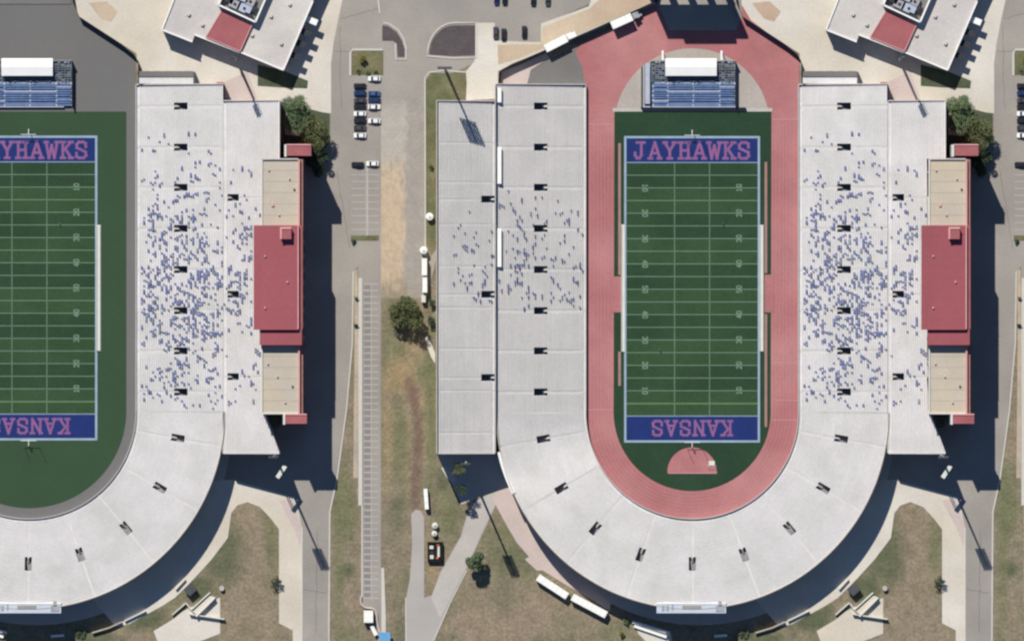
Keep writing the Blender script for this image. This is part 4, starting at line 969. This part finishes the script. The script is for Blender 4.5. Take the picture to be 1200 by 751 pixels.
def tank(px, py, r, h, label, m='white'):
    t = thing('storage_tank', label, 'tank', P(px, py), 0)
    b = MB(); b.tube((0, 0, 0), (0, 0, h), r, r, 20); b.build('shell', M[m], t)
    b = MB(); b.tube((0, 0, h), (0, 0, h + r * .28), r, r * .3, 20); b.build('lid', M[m], t)
    b = MB(); b.tube((0, 0, h + r * .28), (0, 0, h + r * .28 + .2), .25, .25, 10); b.build('hatch', M['greymetal'], t)
tank(496.5, 293.5, 1.35, 3.2, 'round white tank above the trailers by the west stand'); tank(503.5, 254, 1.35, 2.2, 'small round white tank beside the upper west stand wall')
tank(509.8, 615.5, 1.1, 1.8, 'upper of two round cream tanks on the grass beside the lane', 'tarp'); tank(509, 624.8, 1.0, 1.8, 'lower of two round cream tanks on the grass beside the lane', 'tarp')
def equipment(px, py):
    t = thing('equipment_frame', 'dark steel equipment frame with red and pale machines on grass beside the lane', 'equipment', P(px, py))
    for x0, x1, y0, y1 in ((-2.6, -2.1, -3.5, 3.5), (2.3, 2.8, -3.5, 3.5), (-2.6, 2.8, -3.6, -3.1), (-2.6, 2.8, 3.0, 3.5), (-.1, .3, -3.3, 3.3)):
        b = MB(); b.box(x0, x1, y0, y1, .2, 1.9); b.build('beam', M['black'], t)
    for (x, y, w_, l_, m) in ((-1.2, 1.6, 1.4, 1.2, 'tarp'), (-1.1, -1.9, 1.3, 1.4, 'tarp'), (1.4, .2, .8, 4.2, 'tarp'), (-1.2, -.2, 1.5, 1.0, 'darkmetal'), (1.2, 2.3, 1.0, .8, 'orange'), (.9, -2.3, .9, .7, 'orange')):
        b = MB(); b.box(x - w_ / 2, x + w_ / 2, y - l_ / 2, y + l_ / 2, .1, 1.5); b.build('machine', M[m], t)
equipment(509.5, 646)
t = thing('blue_shelter', 'small blue covered shelter at the bottom end of the parking strip', 'shelter', P(451, 748))
b = MB(); b.box(-2, 2, -3, 2.4, 2.4, 2.7); b.build('roof', M['pool'], t)
for x in (-1.8, 1.8):
    for y in (-2.8, 2.2): b = MB(); b.tube((x, y, 0), (x, y, 2.4), .08, .08, 6); b.build('post', M['greymetal'], t)
# retaining wall hook
t = thing('retaining_wall', 'pale hooked retaining wall wrapping the white hut at the parking strip end', 'wall', P(430, 715))
wall_strip(t, 'wall_run', smooth([(423, 698), (422.5, 706), (427, 711.5), (437, 712), (441, 716), (442, 730), (447, 746), (448, 765)], 2, False), 0, .9, .6, 'pinkish'); reparent(t)

# made-up raised slab, high enough to catch sun like a gap in the shade
def sun_gap_deck(dx, side):
    t = thing('sun_gap_deck', f'pale narrow stair bridge in the shadow below the {side} press box', 'sunlit stand-in', P(dx + 330.5, 552), R(56))
    b = MB(); b.box(-2.6, 2.6, -.75, .75, 13.6, 14.0); b.build('deck', M['tarp'], t)
    for x in (-2.2, 2.2):
        for y in (-.6, .6): b = MB(); b.box(x - .12, x + .12, y - .12, y + .12, 0, 13.6); b.build('leg', M['greymetal'], t)
sun_gap_deck(0, 'left'); sun_gap_deck(777, 'right')
# entrance ramp walls on the lower plaza
def ramps(dx, side):
    t = thing('entrance_ramp', f'pale walled entrance ramp on the plaza below the {side} bowl', 'ramp', P(dx + 232, 706))
    for (p, q, h, th) in (((224, 714), (246, 694), 1.6, .5), ((230, 722), (252, 700), 2.2, .4), ((222, 719), (263, 725), 1.8, .4), ((202, 720), (218, 706), 1.4, .4), ((218, 706), (226, 716), 1.2, .4), ((206, 690), (217, 678), 1.3, .5), ((146, 727), (171, 715), 1.3, .5)):
        wall_strip(t, 'wall_run', [(p[0] + dx, p[1]), (q[0] + dx, q[1])], 0, h, th, 'tarp')
    b = MB(); b.prism(pl([(225, 716), (246, 697), (253, 700), (232, 720)], dx), 0, .9); b.build('ramp_floor', M['cream'], t)
    b = MB(); b.tube((X(dx + 260), Y(689), 0), (X(dx + 260), Y(689), 1.4), .95, .9, 16); b.build('pillar', M['lightcon'], t)
    reparent(t)
    s = thing('ticket_booth', f'small dark roofed ticket booth beside the {side} plaza', 'booth', P(dx + 223.5, 690))
    b = MB(); b.box(-1.7, 1.7, -1.5, 1.5, 0, 2.5, 0, R(42)); b.build('wall', M['greymetal'], s)
    b = MB(); b.box(-1.9, 1.9, -1.7, 1.7, 2.5, 2.75, 0, R(42)); b.build('roof', M['fence'], s)
    b = MB(); b.box(-.8, .8, -1.56, -1.5, 1.0, 2.0, 0, R(42)); b.build('window', M['glass'], s)
    t = thing('stone_wall', f'dark low wall below the bowl shadow of the {side} stadium', 'wall', P(dx + 120, 738))
    wall_strip(t, 'wall_run', [(143 + dx, 728), (128 + dx, 735), (108 + dx, 741)], 0, 1.6, .5, 'stone'); reparent(t)
ramps(0, 'left'); ramps(777, 'right')
for (a, l) in ((0, 'left'), (777, 'right')):
    t = thing('white_railing_wall', f'pair of white low walls at the bottom left of the {l} bowl', 'wall', P(a - 10, 735))
    for (p, q) in (((-36, 728), (8, 741)), ((-34, 733), (4, 746)), ((60, 745), (75, 744))):
        wall_strip(t, 'wall_run', [(p[0] + a, p[1]), (q[0] + a, q[1])], 0, 1.2, .9, 'white')
    reparent(t)
t = thing('curved_wall', 'white curved wall following the left edge of the bowl', 'wall', P(600, 590))
wall_strip(t, 'wall_run', smooth([(585, 529), (589, 545), (595, 562), (602, 577)], 2, False), 0, 11.8, 1.3, 'white'); reparent(t)

# ------------------------------------------------------------------ trees and shrubs
def tree(px, py, rpx, h, label, leaf='leaf', name='broadleaf_tree', n=7000, seed=1, cat='tree', squash=.8, lobes=9, leafsize=.42, gap=0.0, loc_only=None):
    t = thing(name, label, cat, P(px, py)); rr = rpx * S; rnd = random.Random(seed)
    z0 = max(0.1, h - 2 * rr * squash)
    b = MB(); top = h - rr * squash
    b.tube((0, 0, 0), (0, 0, max(.4, top)), rr * .07 + .05, rr * .035 + .03, 8)
    blobs = [(Vector((0, 0, top)), rr * .62)]
    for k in range(lobes):
        a = rnd.uniform(0, 6.283); d_ = rr * rnd.uniform(.38, .72); p = Vector((math.cos(a) * d_, math.sin(a) * d_, top + rr * squash * rnd.uniform(-.45, .55)))
        blobs.append((p, rr * rnd.uniform(.24, .42))); b.tube((0, 0, max(.3, top - rr * .7)), p, rr * .03 + .02, rr * .01 + .01, 5)
    b.build('trunk', M['bark'], t)
    b = MB(); tot = sum(q[1] ** 2 for q in blobs)
    for p, r in blobs:
        m_ = int(n * r * r / tot)
        for k in range(m_):
            v = Vector((rnd.gauss(0, 1), rnd.gauss(0, 1), rnd.gauss(0, 1))).normalized() * r * (rnd.uniform(.35, 1) ** .5) * rnd.uniform(.85, 1.12)
            c = p + Vector((v.x, v.y, v.z * squash))
            if mn.noise(c * (1.6 / max(1, rr * .3)) + Vector((seed, 0, 0))) < -.22 + gap: continue
            if c.z < .1: continue
            s_ = leafsize * rnd.uniform(.6, 1.2); u = Vector((rnd.gauss(0, 1), rnd.gauss(0, 1), rnd.gauss(0, .6))).normalized(); w_ = u.cross(Vector((rnd.gauss(0, 1), rnd.gauss(0, 1), rnd.gauss(0, 1)))).normalized()
            b.face([c - u * s_ * .5, c + w_ * s_ * .3, c + u * s_ * .5, c - w_ * s_ * .3])
    b.build('crown', M[leaf], t)
    return t
for dx, s_ in ((0, 'left'), (777, 'right')):
    tree(351 + dx, 133, 24, 12, f'upper large green tree beside the top of the {s_} stadium press box', n=15000, seed=3, leafsize=.5)
    tree(367 + dx, 157, 23, 11, f'middle large green tree beside the {s_} press box', n=14000, seed=4, leafsize=.5, leaf='leaf_olive')
    tree(372 + dx, 184, 16, 8, f'lower dark green tree beside the {s_} press box', n=8000, seed=5, leafsize=.5, leaf='leaf_dark')
    tree(372 + dx, 200, 9, 4, f'olive bush at the edge of the {s_} press box shadow', n=2600, seed=6, leaf='leaf_olive', name='shrub', cat='shrub')
    tree(323 + dx, 683, 9, 4.5, f'thin dark tree between lawn and path below the {s_} stadium', n=1300, seed=8, leaf='leaf_dark', gap=.2, lobes=7)
    tree(425.5 + dx, 70, 5, 3, f'small yellow green tree in the planted island of the {s_} car park', n=900, seed=9, leaf='leaf_yellow', name='small_tree')
    tree(417.5 + dx, 349, 2.6, 1.6, f'upper dark shrub in the verge of the {s_} parking strip', n=300, seed=10, leaf='leaf_dark', name='shrub', cat='shrub')
    tree(417.3 + dx, 381, 2.8, 1.7, f'lower dark shrub in the verge of the {s_} parking strip', n=300, seed=11, leaf='leaf_dark', name='shrub', cat='shrub')
    tree(414 + dx, 283, 3.2, 1.8, f'dark shrub by the short grass strip of the {s_} car park', n=300, seed=12, leaf='leaf_dark', name='shrub', cat='shrub')
    for k, (x, y) in enumerate(((420, 84), (431, 86), (440, 84))): tree(x + dx, y, 3.2, 1.2, f'{["left", "middle", "right"][k]} low bush below the planted island, {s_} car park', n=350, seed=13 + k, leaf='leaf_olive', name='shrub', cat='shrub')
    tree(95 + dx, 742, 8, 2.2, f'low green bush under the bowl shadow edge of the {s_} stadium', n=900, seed=17, leaf='leaf', name='shrub', cat='shrub')
tree(475, 370, 24, 11, 'round olive tree beside the road left of the west stand', n=16000, seed=20, leafsize=.5, leaf='leaf_olive')
tree(557, 659, 14, 10, 'single green tree on the lawn below the west stand', n=7500, seed=21, leafsize=.48, leaf='leaf')
tree(538, 549, 9, 15, 'grey green shrubby tree at the corner below the west stand', n=2200, seed=22, leaf='leaf_olive', gap=.08)
tree(541, 573, 8, 11, 'second shrubby tree below the west stand shadow', n=1800, seed=23, leaf='leaf_dark')
tree(729, 743, 3.2, 2, 'tiny pale bush near the trailers on the lower lawn', n=350, seed=24, leaf='leaf_yellow', name='shrub', cat='shrub')
tree(734, 728, 5, 2, 'low green bush by the trailer end of the bowl path', n=700, seed=25, leaf='leaf', name='shrub', cat='shrub')
tree(506, 355, 5, 3, 'dark bush between the olive tree and the west stand', n=800, seed=26, leaf='leaf_dark', name='shrub', cat='shrub')
tree(505, 376, 6, 3.5, 'dark shrub against the lower west stand wall', n=900, seed=27, leaf='leaf_dark', name='shrub', cat='shrub')
tree(505, 196, 3.5, 2, 'small bush on the narrow verge left of the west stand', n=300, seed=28, leaf='leaf_olive', name='shrub', cat='shrub')

# ------------------------------------------------------------------ people
def skin_body(joints, edges, radii):
    me = bpy.data.meshes.new('body_rig'); me.from_pydata(joints, edges, []); o = bpy.data.objects.new('body_rig', me); COL.objects.link(o)
    sk = o.modifiers.new('skin', 'SKIN'); sk.use_smooth_shade = True
    for v, r in zip(me.skin_vertices[0].data, radii): v.radius = (r, r)
    me.skin_vertices[0].data[0].use_root = True
    dg = bpy.context.evaluated_depsgraph_get(); ev = o.evaluated_get(dg); m2 = bpy.data.meshes.new_from_object(ev)
    bpy.data.objects.remove(o); bpy.data.meshes.remove(me)
    return m2
def body_mesh(sitting, shirt):
    if sitting:   # facing +x, hips at seat height
        J = [(0, 0, .08), (0, 0, .30), (.02, 0, .52), (.03, 0, .64), (.05, 0, .80),
             (.02, -.10, .06), (.44, -.13, .10), (.42, -.13, -.36), (.55, -.13, -.40), (.02, .10, .06), (.44, .13, .10), (.42, .13, -.36), (.55, .13, -.40),
             (.02, -.20, .50), (.10, -.25, .26), (.32, -.17, .18), (.02, .20, .50), (.10, .25, .26), (.32, .17, .18)]
        E = [(0, 1), (1, 2), (2, 3), (3, 4), (0, 5), (5, 6), (6, 7), (7, 8), (0, 9), (9, 10), (10, 11), (11, 12), (2, 13), (13, 14), (14, 15), (2, 16), (16, 17), (17, 18)]
    else:
        J = [(0, 0, .92), (0, 0, 1.15), (0, 0, 1.40), (0, 0, 1.52), (.02, 0, 1.68),
             (0, -.10, .88), (.05, -.12, .48), (0, -.12, .07), (.15, -.13, .04), (0, .10, .88), (-.05, .12, .48), (-.1, .12, .07), (.05, .13, .04),
             (0, -.20, 1.38), (0, -.27, 1.10), (.12, -.24, .88), (0, .20, 1.38), (0, .27, 1.10), (.12, .24, .88)]
        E = [(0, 1), (1, 2), (2, 3), (3, 4), (0, 5), (5, 6), (6, 7), (7, 8), (0, 9), (9, 10), (10, 11), (11, 12), (2, 13), (13, 14), (14, 15), (2, 16), (16, 17), (17, 18)]
    rad = [.15, .14, .15, .06, .105, .10, .07, .045, .04, .10, .07, .045, .04, .065, .05, .035, .065, .05, .035]
    me = skin_body(J, E, rad)
    for q in ('skin', shirt, 'denim', 'hair'): me.materials.append(M[q])
    hz_, hp = (.66, .14) if sitting else (1.54, .95)
    for p in me.polygons:
        c = p.center
        if c.z > hz_: p.material_index = 3 if (c.z > hz_ + .13 or c.x < .0) else 0
        elif c.z > hp and (abs(c.y) < .30 or sitting) and c.x < (.22 if sitting else 9): p.material_index = 1
        else: p.material_index = 2
        p.use_smooth = True
    return me
shirts = ['s_blue', 's_navy', 's_plum', 's_grey']; sname = {'s_blue': 'blue', 's_navy': 'navy', 's_plum': 'purple', 's_grey': 'pale blue'}
seat_me = {s: body_mesh(True, s) for s in shirts}; stand_me = body_mesh(False, 's_navy')
def lowz(s, nrow, z0, zr, S1):
    r = min(nrow - 1, int(s / (S1 / nrow))); return z0 + (zr - z0) * r / (nrow - 1), (r + .62) * S1 / nrow
def seat_spot(side, s, upper):
    if side == 'W':
        if not upper: z, sc = lowz(s, 40, LOW0, LOWR, 105); return 686 - sc, z
        z, sc = lowz(s, 26, U0, UPR, 67); return 579.5 - sc, z
    if not upper: z, sc = lowz(s, 39, LOW0, LOWR, 102.5); return sc, z
    z, sc = lowz(s, 25, U0 - 1.2, UPR - 1, 66); return sc, z
rnd = random.Random(42)
individuals = []; crowd = []
def cluster_pts(n, xr, yr, yc, ys, taken=None):
    out = []
    while len(out) < n:
        s = rnd.uniform(*xr); y = rnd.gauss(yc, ys)
        if not (yr[0] < y < yr[1]): continue
        if rnd.random() > .6 + .9 * mn.noise(Vector((s * .06, y * .05, 4.4))): continue
        if ys > 70 and rnd.random() > 1.25 * math.exp(-((s - .5 * (xr[0] + xr[1])) / (xr[1] - xr[0]) / .52) ** 4): continue
        k = rnd.choice((1, 1, 1, 2, 2, 3)); sh = rnd.choices(shirts, (5, 3, 2, 3))[0]
        for q in range(k): out.append((s + rnd.choice((0, 0, 0, 0, 0, 0, 0, 2.6)), y + q * 1.75 + rnd.uniform(-.2, .2), sh if rnd.random() < .7 else rnd.choice(shirts)))
    return out[:n]
def in_vom(s, y, ys, sa, sb): return any(abs(y - v) < 6 for v in ys) and sa < s < sb
for (s, y, sh) in cluster_pts(255, (4, 104), (218, 360), 300, 48):
    if in_vom(s, y, vy, 43, 62): continue
    x, z = seat_spot('W', s, False); individuals.append((x, y, z, 0, sh, 'W'))
for (s, y, sh) in cluster_pts(120, (1, 50), (235, 358), 318, 35):
    if in_vom(s, y, uvs, -1, 17) or rnd.random() < s / 75: continue
    x, z = seat_spot('W', s, True); individuals.append((x, y, z, 0, sh, 'W2'))
low = [p for p in cluster_pts(1300, (6, 102), (150, 512), 340, 78) if not in_vom(p[0], p[1], vy, 42, 62) and p[1] < 480]
upp = [p for p in cluster_pts(300, (2, 47), (190, 475), 330, 75) if not in_vom(p[0], p[1], uv_ := [232, 345, 441], 4, 20)]
print('west individuals', len(individuals)); extra = individuals[300:]; individuals = individuals[:300]; crowd += extra; lim = 300 - len(individuals)
for dx, bx in ((DXR, 936), (0, 160)):
    for k, (s, y, sh) in enumerate(low):
        sc, z = seat_spot('E', s, False); rec = (bx + sc, y, z, math.pi, sh, 'E')
        if dx == DXR and k < lim: individuals.append(rec)
        else: crowd.append(rec)
    for (s, y, sh) in upp:
        sc, z = seat_spot('E', s, True)
        if s > 34 and 262 < y < 408: continue
        crowd.append((dx + 262.5 + sc, y, z, math.pi, sh, 'E2'))
ordw = ['first', 'second', 'third', 'fourth', 'fifth', 'sixth', 'seventh', 'eighth']
def seat_zone(x, y, w_):
    if w_ == 'W': s_ = 686 - x; vs_ = vy; tier = 'grey west stand, lower tier'; full_ = 105
    elif w_ == 'W2': s_ = 579.5 - x; vs_ = uvs; tier = 'grey west stand, upper tier'; full_ = 67
    else: s_ = x - 936; vs_ = vy; tier = 'white stand right of the red track'; full_ = 102
    row = ['front', 'middle', 'back'][min(2, int(3 * s_ / full_))]
    k = min(range(len(vs_)), key=lambda i: abs(vs_[i] - y))
    return f'{row} rows by {ordw[k]} doorway down, {tier}'
where = {'W': 'lower tier of the grey west stand near midfield', 'W2': 'upper tier of the grey west stand', 'E': 'lower tier of the white stand right of the red track'}
for (x, y, z, a, sh, w_) in individuals:
    o = bpy.data.objects.new('person', seat_me[sh]); COL.objects.link(o); o.location = P(x, y, z + .42); o.rotation_euler = (0, 0, a + rnd.uniform(-.2, .2))
    zn = seat_zone(x, y, w_); tag(o, f'{sname[sh]}-shirted spectator, {zn}', 'person', f'{sname[sh]}-shirted spectators, {zn}')
# the rest of the crowd, one object
vs, fs, ms = [], [], []; off = 0
arr = {s: (np.array([v.co[:] for v in me.vertices]), [tuple(p.vertices) for p in me.polygons], [p.material_index for p in me.polygons]) for s, me in seat_me.items()}
for (x, y, z, a, sh, w_) in crowd:
    v, f, m_ = arr[sh]; a += rnd.uniform(-.2, .2); ca, sa = math.cos(a), math.sin(a); p = P(x, y, z + .42)
    vs.append(np.stack([v[:, 0] * ca - v[:, 1] * sa + p.x, v[:, 0] * sa + v[:, 1] * ca + p.y, v[:, 2] + p.z], 1))
    k = shirts.index(sh); fs += [tuple(i + off for i in q) for q in f]; ms += [(1 + k) if i == 1 else (0 if i == 0 else i + 3) for i in m_]; off += len(v)
me = bpy.data.meshes.new('crowd'); me.from_pydata(np.concatenate(vs).tolist(), [], fs)
for q in ['skin'] + shirts + ['denim', 'hair']: me.materials.append(M[q])
me.polygons.foreach_set('material_index', ms); me.update()
tag(link('crowd', me, None), 'hundreds of spectators in blue, purple and grey scattered over the two white stands', 'crowd', None, 'stuff')
for (x, y, l) in ((70, 262, 'person standing on the left football field near its right sideline'), (847, 262, 'person standing in the upper right part of the right football field'), (773, 410, 'person standing in the lower left part of the right football field')):
    o = bpy.data.objects.new('person', stand_me); COL.objects.link(o); o.location = P(x, y, .2); tag(o, l, 'person')
